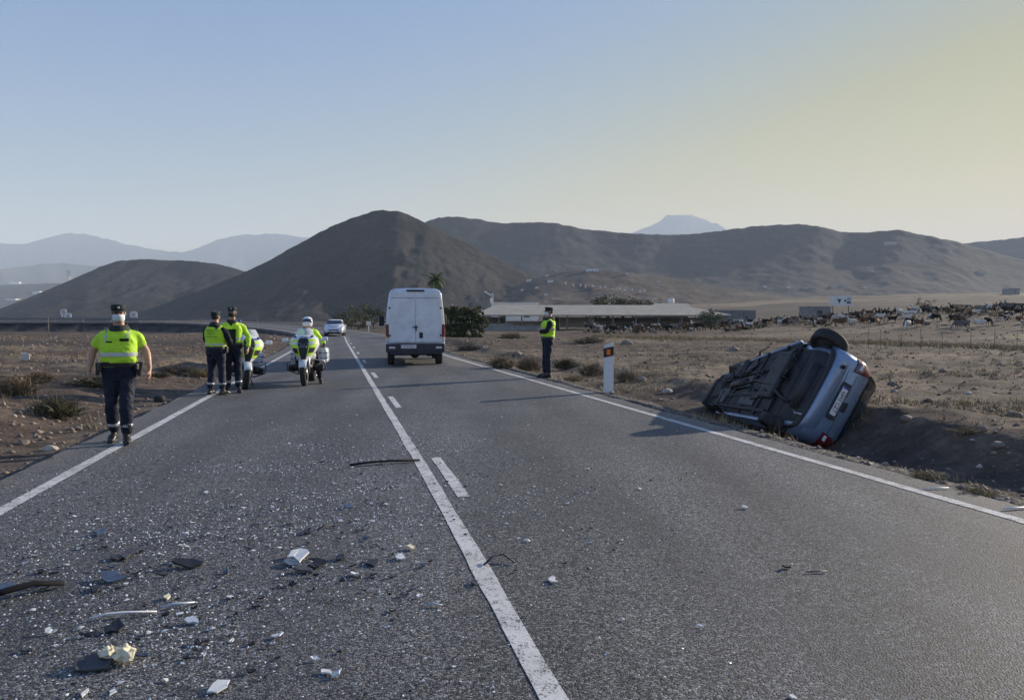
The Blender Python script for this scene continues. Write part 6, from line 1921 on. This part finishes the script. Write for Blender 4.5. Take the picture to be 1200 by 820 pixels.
BIG = [ # px, py, w, l, t, rz, material, label, name, curl, tilt
    (222, 664, .20, .26, .05, .3, M_BLACKP, 'dark lump of broken bumper in the middle of the left lane', 'bumper_fragment', .35, (.5, .1)),
    (207, 660, .10, .08, .03, .9, M_BLACKP, 'small black piece touching the dark bumper lump', 'bumper_fragment', .3, (.5, .3)),
    (128, 681, .22, .20, .02, .8, M_BLUEG, 'blue grey folded panel left of the dark bumper lump', 'body_panel_fragment', .5, (.35, .2)),
    (112, 692, .16, .09, .02, .2, M_BLACKP, 'flat black sliver under the blue grey folded panel', 'plastic_shard', .2, (.12, .1)),
    (152, 651, .24, .12, .015, .1, M_GREYP, 'flat dark grey shard above the blue grey folded panel', 'plastic_shard', .3, (.2, 0)),
    (137, 655, .14, .10, .015, 1.0, M_BLACKP, 'small black flake left of the flat dark grey shard', 'plastic_shard', .3, (.2, .2)),
    (118, 626, .20, .10, .015, .2, M_BLUEG, 'dark blue shard highest in the left of the debris field', 'body_panel_fragment', .45, (.35, .1)),
    (135, 739, .17, .12, .015, .2, M_BLACKP, 'black triangular piece below the long pale rod', 'plastic_shard', .4, (.6, .1)),
    (108, 782, .22, .16, .05, .4, M_GREYP, 'dark broken headlamp shell with a long shadow in the left foreground', 'headlamp_fragment', .4, (.55, .2)),
    (350, 654, .26, .14, .012, .2, M_WSHARD, 'bright white shard topping the central pile of debris', 'body_panel_fragment', .3, (.4, .15)),
    (341, 662, .16, .10, .012, .7, M_BLUEG, 'bluish shard under the bright white shard of the central pile', 'body_panel_fragment', .3, (.2, .1)),
    (372, 664, .14, .12, .05, .5, M_BLACKP, 'black broken bracket at the right of the central pile', 'bracket', .4, (.6, .3)),
    (356, 670, .16, .10, .02, 1.3, M_GREYP, 'grey green shard at the foot of the central pile', 'plastic_shard', .4, (.3, .2)),
    (400, 655, .13, .08, .015, .1, M_BLACKP, 'black flake right of the central pile', 'plastic_shard', .4, (.4, .1)),
    (468, 655, .14, .10, .055, .2, M_WSHARD, 'pale topped block casting a long shadow left of the centre line', 'plastic_block', .1, (.25, .1)),
    (482, 644, .09, .06, .02, .8, M_CREAM, 'cream chip beside the pale topped block', 'foam_chip', .3, (.3, .3)),
    (408, 595, .13, .10, .01, .3, M_BLUEG, 'blue grey square shard high in the left lane', 'body_panel_fragment', .25, (.35, .1)),
    (360, 625, .13, .07, .015, .2, M_BLACKP, 'dark shard with a thin strip beside it in the left lane', 'plastic_shard', .4, (.3, .1)),
    (647, 682, .14, .07, .008, .15, M_WSHARD, 'flat white plate lying alone right of the centre line', 'body_panel_fragment', .08, (.05, .02)),
    (556, 685, .11, .06, .01, .1, M_GREYP, 'dark flake lying across the solid centre line', 'plastic_shard', .2, (.1, .05)),
    (255, 808, .15, .08, .008, -.35, M_WSHARD, 'large white flake at the bottom left of the road', 'body_panel_fragment', .3, (.2, .15)),
    (225, 731, .09, .08, .01, .8, M_SHARD, 'bluish silver chip right of the black triangle', 'body_panel_fragment', .4, (.5, .3)),
    (929, 818, .07, .04, .008, .1, M_WSHARD, 'white flake at the bottom edge of the right lane', 'body_panel_fragment', .2, (.1, .1)),
    (730, 727, .035, .02, .006, .1, M_WSHARD, 'tiny blue white chip alone in the right lane', 'body_panel_fragment', .3, (.2, .1)),
    (922, 666, .06, .09, .012, .6, M_BLACKP, 'cluster sized dark flake in the middle of the right lane', 'plastic_shard', .4, (.35, .2)),
    (231, 755, .075, .05, .012, .4, M_BLACKP, 'black oval flake below the bluish silver chip', 'plastic_shard', .4, (.3, .1)),
    (272, 752, .055, .03, .006, .2, M_WSHARD, 'white oval chip rightmost of the pair above the large white flake', 'body_panel_fragment', .3, (.2, .1)),
    (239, 768, .05, .03, .006, .4, M_WSHARD, 'white oval chip leftmost of the pair above the large white flake', 'body_panel_fragment', .3, (.2, .1)),
    (100, 813, .075, .03, .006, .2, M_WSHARD, 'white flake in the bottom left corner below the headlamp shell', 'body_panel_fragment', .3, (.15, .1)),
    (132, 812, .06, .03, .006, .1, M_WSHARD, 'white flake right of another below the headlamp shell', 'body_panel_fragment', .3, (.15, .1)),
    (195, 702, .10, .045, .012, .1, M_CREAM, 'cream flake above the short grey rod', 'foam_chip', .4, (.3, .1)),
    (48, 672, .07, .06, .02, .7, M_BLACKP, 'black peaked flake above the long black trim', 'plastic_shard', .5, (.6, .2)),
    (10, 690, .2, .12, .012, .2, M_BLUEG, 'blue grey panel above the long black trim at the left edge', 'body_panel_fragment', .4, (.3, .1)),
    (873, 596, .10, .05, .012, .3, M_WSHARD, 'white chip in the right lane close to the edge line', 'body_panel_fragment', .4, (.3, .1)),
    (436, 661, .2, .1, .01, .2, M_BLACKP, 'flat black scrap left of the pale topped block', 'plastic_shard', .15, (.06, .05)),
    (545, 571, .05, .03, .01, .3, M_BLACKP, 'small black chip just right of the short white dash', 'plastic_shard', .4, (.3, .1)),
]
for i, (px, py, w, l, t, rz, mat, lab, nm, cu, ti) in enumerate(BIG):
    ti = (ti[0] * .55, ti[1] * .55)
    shard(px, py, w * .92, l, t, rz, mat, lab, nm, seed=i + 1, curl=cu * .8, tilt=ti)
# more small fragments that can be told apart, each with its own look and neighbour
rf = random.Random(12)
sizes = ['tiny', 'small', 'narrow', 'broad']
mats_ = [(M_BLACKP, 'black'), (M_BLACKP, 'black'), (M_GREYP, 'grey'), (M_BLUEG, 'blue grey'), (M_WSHARD, 'white')]
zones = [((20, 110), (640, 690), 'left of the blue grey folded panel'), ((110, 200), (628, 700), 'around the blue grey folded panel'), ((200, 330), (640, 720), 'between the dark bumper lump and the central pile'), ((320, 420), (640, 690), 'around the central pile'), ((420, 520), (640, 720), 'near the pale topped block'), ((20, 200), (710, 790), 'around the black triangular piece'), ((200, 400), (720, 800), 'in the near left lane beyond the large white flake'), ((240, 460), (560, 640), 'high in the left lane')]
cnt = {}
for zi, ((xa, xb), (ya, yb), zl) in enumerate(zones):
    items = []
    for k in range(11):
        px, py = rf.uniform(xa, xb), rf.uniform(ya, yb); si = rf.randrange(4); mt, mn = rf.choice(mats_)
        items.append((px, py, si, mt, mn))
    by = {}
    for it in items: by.setdefault((it[2], it[4]), []).append(it)
    for (si, mn), its in by.items():
        its.sort()
        for q, (px, py, si, mt, mn) in enumerate(its):
            d = at(px, py).y
            l = (.03, .05, .08, .065)[si] * rf.uniform(.8, 1.2); w = l * (.7, .7, .3, .8)[si]
            pre = '' if len(its) == 1 else ('left ' if q == 0 else 'right ' if q == 1 and len(its) == 2 else ('middle ' if len(its) == 3 else ('second ', 'third ', 'fourth ', 'fifth ')[q - 1]) if q < len(its) - 1 else 'right ')
            shard(px, py, w, l, .008, rf.uniform(-.5, .5), mt, '%s%s %s fragment %s' % (pre, sizes[si], mn, zl), 'debris_fragment', seed=100 + zi * 10 + q + si, curl=rf.uniform(.3, .9), tilt=(rf.uniform(-.3, .5), rf.uniform(-.2, .2)))
# torn chunk of cream foam on the dark headlamp shell
fm = MB(); rr = random.Random(9)
for k in range(16):
    fm.box((rr.uniform(-.08, .08), rr.uniform(-.035, .035), .026 + rr.uniform(0, .022)), (rr.uniform(.02, .075), rr.uniform(.015, .045), rr.uniform(.012, .04)), rot=Euler((rr.uniform(-1, 1), rr.uniform(-1, 1), rr.uniform(-2, 2))).to_matrix())
p = at(140, 774, 0)
f = fused(fm, 'foam_chunk', M_CREAM, .005, 1, None, disp=(.012, 60, 3), label='torn cream foam chunk right of the dark headlamp shell', cat='debris', group=G_DEB); f.location = p
# black object at the left edge of the asphalt, litter in the field
bm_ = MB(); bm_.loft([[Vector((.11 * k * math.cos(a), .09 * k * math.sin(a), z)) for a in np.linspace(0, 2 * math.pi, 13)[:-1]] for z, k in ((0, .8), (.05, 1.05), (.10, .9), (.13, .5))])
o = bm_.build('tyre_scrap', M_RUBBER, None, 'black lump of tyre on the left asphalt edge behind the walking officer', 'debris'); o.location = at(187, 471, 0)
ls = MB(); ls.box((0, 0, .16), (.30, .05, .30), rot=Euler((.3, .2, .3)).to_matrix(), bev=.02)
o = ls.build('white_sheet', M_WSHARD, None, 'scrap of white sheeting lying in the left field', 'litter'); g = gpt(30, 423); o.location = g

# small glass and plastic crumbs: past counting
def crumbs(name, n, mat, smin, smax, seed, dens, flat=.35, label=''):
    rng = np.random.default_rng(seed)
    P = dens(rng, n); n = len(P)
    s = rng.uniform(0, 1, n) ** 2.2 * (smax - smin) + smin
    ang = rng.uniform(0, 2 * math.pi, n)
    vs = np.zeros((n, 5, 3))
    for k in range(4):
        a = ang + k * math.pi / 2 + rng.uniform(-.4, .4, n)
        q = s * rng.uniform(.5, 1.0, n) * .5
        vs[:, k, 0] = P[:, 0] + np.cos(a) * q; vs[:, k, 1] = P[:, 1] + np.sin(a) * q
        vs[:, k, 2] = .005 + rng.uniform(0, flat, n) * s * .7
    vs[:, 4, 0] = P[:, 0]; vs[:, 4, 1] = P[:, 1]; vs[:, 4, 2] = .004 + s * flat * rng.uniform(.4, 1.2, n)
    base = np.arange(n)[:, None] * 5
    f = np.concatenate([base + np.array([[k, (k + 1) % 4, 4]]) for k in range(4)], 0)
    me = bpy.data.meshes.new(name)
    me.vertices.add(n * 5); me.vertices.foreach_set('co', vs.ravel())
    me.loops.add(f.size); me.loops.foreach_set('vertex_index', f.ravel().astype(np.int32))
    me.polygons.add(len(f)); me.polygons.foreach_set('loop_start', np.arange(0, f.size, 3, dtype=np.int32))
    me.update(calc_edges=True); me.materials.append(mat)
    o = link(name, me, None, kind='stuff'); o['label'] = label
    return o

def dens_main(rng, n):
    a = np.stack([rng.normal(-2.0, 1.15, n * 2), rng.normal(6.5, 1.9, n * 2)], 1)
    b = np.stack([rng.normal(-1.7, .7, n // 5), rng.normal(4.1, .8, n // 5)], 1)
    c = np.stack([rng.uniform(-5, 1.2, n // 5), rng.uniform(3, 15, n // 5)], 1)
    d = np.stack([rng.normal(1.9, .45, n // 16), rng.normal(9.2, 1.2, n // 16)], 1)
    e = np.stack([rng.normal(.45, .5, n // 8), rng.normal(6.6, 1.0, n // 8)], 1)
    P = np.concatenate([a, b, c, d, e]); rng.shuffle(P)
    cl = fbm(P[:, 0] * 1.6, P[:, 1] * 1.6, 5, 3)
    P = P[rng.uniform(0, 1, len(P)) < .12 + 1.6 * np.maximum(0, cl - .33)]
    u, s, z = road_uv(P[:, 0], P[:, 1])
    ok = (u > uL(s) - .4) & (u < uR(s) + .3) & (P[:, 1] > 2.4)
    return P[ok][:n]
def mat_crumb():
    m, nt, b = NT('glass_crumbs')
    b.inputs['Base Color'].default_value = (.70, .76, .78, 1)
    nt.links.new(ramp(nt, noise(nt, tc(nt), 14, 3), [(.3, (.5, .56, .6)), (.7, (.82, .86, .86))]), b.inputs['Base Color'])
    b.inputs['Roughness'].default_value = .22
    b.inputs['Specular IOR Level'].default_value = .8
    return m
crumbs('glass_crumbs', 12500, mat_crumb(), .005, .023, 1, dens_main, .55, 'pale glass crumbs scattered over the left lane')
crumbs('plastic_crumbs', 1500, M_BLACKP, .012, .05, 2, dens_main, .4, 'dark plastic crumbs scattered over the left lane')
crumbs('pale_crumbs', 620, M_WSHARD, .014, .060, 3, dens_main, .3, 'pale plastic crumbs scattered over the left lane')

# ------------------------------------------------------------ stones, dry grass and bushes on the verges
def verge_points(rng, n, fn):
    px = rng.uniform(-120, 1320, n * 6); t = rng.uniform(0, 1, n * 6)
    d = 5.0 * (75 / 5.0) ** t
    x = (px - 600) / FPX * d
    z, g = ground_parts(x, d)
    out = np.maximum(g['dl'], g['dr'])
    ok = (out > .08) & (rng.uniform(0, 1, n * 6) < fn(x, d, g))
    return x[ok][:n], d[ok][:n], z[ok][:n]
rng = np.random.default_rng(8)
sx, sy, sz = verge_points(rng, 9000, lambda x, y, g: .30 + .7 * sstep(.45, .65, fbm(x * .6, y * .6, 99, 3)))
def stones(name, x, y, z, smin, smax, mat, seed, label):
    rng = np.random.default_rng(seed); n = len(x)
    oc_ = np.array([(1, 0, 0), (0, 1, 0), (-1, 0, 0), (0, -1, 0), (0, 0, 1), (0, 0, -1)], float)
    fc = np.array([(0, 1, 4), (1, 2, 4), (2, 3, 4), (3, 0, 4), (1, 0, 5), (2, 1, 5), (3, 2, 5), (0, 3, 5)])
    s = smin + (smax - smin) * rng.uniform(0, 1, n) ** 3.5
    s = s * (0.55 + np.hypot(x, y) / 45)
    sc = np.stack([s * rng.uniform(.6, 1.2, n), s * rng.uniform(.6, 1.2, n), s * rng.uniform(.35, .75, n)], 1)
    V_ = oc_[None] * sc[:, None] * rng.uniform(.7, 1.25, (n, 6, 1))
    a = rng.uniform(0, 2 * math.pi, n); ca, sa = np.cos(a), np.sin(a)
    Xr = V_[..., 0] * ca[:, None] - V_[..., 1] * sa[:, None]; Yr = V_[..., 0] * sa[:, None] + V_[..., 1] * ca[:, None]
    P = np.stack([Xr + x[:, None], Yr + y[:, None], V_[..., 2] + (z + sc[:, 2] * .25)[:, None]], -1)
    f = (np.arange(n)[:, None, None] * 6 + fc[None]).reshape(-1, 3)
    me = bpy.data.meshes.new(name)
    me.vertices.add(n * 6); me.vertices.foreach_set('co', P.ravel())
    me.loops.add(f.size); me.loops.foreach_set('vertex_index', f.ravel().astype(np.int32))
    me.polygons.add(len(f)); me.polygons.foreach_set('loop_start', np.arange(0, f.size, 3, dtype=np.int32))
    me.update(calc_edges=True); me.materials.append(mat)
    o = link(name, me, None, kind='stuff'); o['label'] = label
M_STONE = pm('field_stone', (0.19, 0.15, 0.12), 0.9, var=0.45, scale=1.7, bmp=0.4, bscale=30)
M_STONEP = pm('pale_stone', (0.42, 0.37, 0.31), 0.9, var=0.3, scale=1.7, bmp=0.4, bscale=30)
k = int(len(sx) * .8)
stones('gravel_stones', sx[:k], sy[:k], sz[:k], .012, .085, M_STONE, 21, 'brown stones and clods scattered over both verges')
stones('pale_stones', sx[k:], sy[k:], sz[k:], .012, .07, M_STONEP, 22, 'pale stones scattered over both verges')

# bigger rocks one by one
rock_spots = [(567, 408), (606, 416), (1088, 470), (1135, 462), (1150, 503), (1170, 523), (1062, 492), (1188, 488), (782, 460), (752, 446), (60, 527), (28, 520), (90, 503), (150, 452), (12, 452), (1105, 436), (1045, 450), (700, 428), (860, 412), (735, 404)]
where = {True: 'left', False: 'right'}
descr = ['grey rock beside the van in the right verge', 'flat rock between the van and the standing officer', 'grey rock in the field right of the wreck', 'pale rock in the field at far right', 'rock on the ditch bank right of the wreck', 'rock low on the ditch bank near the right edge', 'dark rock on the ditch bank close to the wreck', 'rock in the field at the right picture edge', 'pale rock between the marker post and the wreck', 'small rock right of the marker post', 'pale clod on the left bank at the asphalt edge', 'brown clod on the left bank near the picture edge', 'clod on the left bank left of the walking officer', 'rock in the left field behind the walking officer', 'rock in the left field at the picture edge', 'flat rock in the right field under the wire fence', 'rock in the right field just beyond the wreck', 'rock left of the marker post in the dry grass', 'rock in the field above the wreck', 'rock in the field above the marker post']
for i, ((px, py), lab) in enumerate(zip(rock_spots, descr)):
    g = gpt(px, py); d = g.y; s = d * rng.uniform(5, 9) / FPX
    bm = bmesh.new(); bmesh.ops.create_icosphere(bm, subdivisions=2, radius=1)
    sd = i * 7
    for v in bm.verts:
        w = .75 + .5 * float(vnoise([v.co.x * 1.6 + sd + v.co.z], [v.co.y * 1.6 + v.co.z * 1.1], sd)[0])
        v.co = Vector((v.co.x * s * w, v.co.y * s * .8 * w, v.co.z * s * .55 * w))
    me = bpy.data.meshes.new('rock'); bm.to_mesh(me); bm.free(); me.materials.append(M_STONEP if 'pale' in lab else M_STONE)
    o = link('rock', me, None, lab, 'rock', 'rocks on the verges'); o.location = g + Vector((0, 0, s * .15)); o.rotation_euler = (0, 0, i * 1.3)

# dry grass tufts
def grass(name, x, y, z, hmin, hmax, mat, seed, label, blades=9):
    rng = np.random.default_rng(seed); n = len(x) * blades
    X0 = np.repeat(x, blades); Y0 = np.repeat(y, blades); Z0 = np.repeat(z, blades)
    sp = np.repeat(.04 + .05 * rng.uniform(0, 1, len(x)), blades)
    bx = X0 + rng.normal(size=n) * sp; by_ = Y0 + rng.normal(size=n) * sp
    h = np.repeat(rng.uniform(hmin, hmax, len(x)), blades) * rng.uniform(.5, 1.1, n)
    a = rng.uniform(0, 2 * math.pi, n); lean = rng.uniform(.1, .9, n)
    w = .004 + .0005 * np.hypot(bx, by_) * .5
    tx = bx + np.cos(a) * h * lean; ty = by_ + np.sin(a) * h * lean; tz = Z0 + h * (1 - .35 * lean)
    px_ = -np.sin(a) * w; py_ = np.cos(a) * w
    vs = np.stack([np.stack([bx - px_, by_ - py_, Z0 - .01], -1), np.stack([bx + px_, by_ + py_, Z0 - .01], -1), np.stack([tx, ty, tz], -1)], 1)
    me = bpy.data.meshes.new(name); me.vertices.add(n * 3); me.vertices.foreach_set('co', vs.ravel())
    f = np.arange(n * 3, dtype=np.int32)
    me.loops.add(n * 3); me.loops.foreach_set('vertex_index', f)
    me.polygons.add(n); me.polygons.foreach_set('loop_start', np.arange(0, n * 3, 3, dtype=np.int32))
    me.update(calc_edges=True); me.materials.append(mat)
    o = link(name, me, None, kind='stuff'); o['label'] = label
gx, gy, gzz = verge_points(rng, 4200, lambda x, y, g: (sstep(.56, .72, fbm(x * .3, y * .5, 123, 4)) * .8 + .8 * np.exp(-((g['dr'] - .95) / .3) ** 2) * sstep(.4, .55, fbm(x, y, 5, 2)) + .02) * (1 - .8 * (g['ditch'] > .3)))
grass('dry_grass', gx, gy, gzz, .05, .22, M_STRAW, 31, 'straw coloured grass tufts on both verges')
# the pale straw strip along the field edge on the right
az_ = np.radians(rng.uniform(6, 37, 5200)); rad = np.interp(np.degrees(az_), [5, 33], [72, 46]) + rng.normal(size=5200) * 1.6
tx_, ty_ = np.sin(az_) * rad, np.cos(az_) * rad
grass('straw_strip', tx_, ty_, ground_parts(tx_, ty_)[0], .12, .38, M_STRAW, 32, 'strip of tall straw along the edge of the goat pasture', 6)

for i, (px, py, rx, h, n, mat, lab) in enumerate([
        (66, 488, .48, .36, 700, M_DRYG, 'grey green shrub left of the walking officer'),
        (18, 463, .55, .40, 600, M_DRY, 'brown dry shrub at the left picture edge'),
        (48, 447, .45, .30, 420, M_DRY, 'smaller brown shrub behind the grey green shrub'),
        (232, 441, .45, .28, 420, M_STRAW, 'straw tuft left of the standing pair'),
        (205, 437, .55, .22, 380, M_DRY, 'low brown tuft behind the black tyre lump'),
        (186, 442, .35, .16, 260, M_DRYG, 'low dark tuft right of the walking officer'),
        (589, 431, .60, .42, 480, M_DRY, 'dry bush between the van and the right officer'),
        (620, 434, .62, .50, 560, M_DRY, 'darker dry bush beside the legs of the right officer'),
        (664, 432, .55, .40, 480, M_DRYG, 'olive bush just right of the right officer'),
        (693, 440, .55, .42, 480, M_DRY, 'dry bush left of the marker post'),
        (735, 446, .45, .30, 360, M_DRY, 'low dry bush right of the marker post'),
        (672, 446, .35, .18, 260, M_STRAW, 'straw tuft in front of the olive bush'),
        (549, 410, .8, .30, 420, M_DRYG, 'low scrub just right of the van'),
        (690, 402, 1.2, .5, 420, M_DRY, 'dry scrub in the field above the marker post'),
        (600, 397, 1.4, .6, 420, M_DRY, 'reddish dry scrub in front of the shed wall'),
        (1085, 560, .22, .10, 160, M_STRAW, 'straw tuft at the edge of the ditch on the right'),
        (1150, 580, .24, .08, 160, M_STRAW, 'straw tuft on the ditch lip near the right edge'),
        (1135, 506, .30, .09, 160, M_STRAW, 'straw tuft on the far bank of the ditch'),
        (115, 452, .7, .26, 360, M_DRYG, 'dark low scrub behind the walking officer')]):
    g = gpt(px, py)
    twig_bush('dry_shrub', g, rx, rx * .8, h, n, mat, lab, 50 + i, 'shrub', 'dry shrubs on the verges', .004 + g.y * .00022)
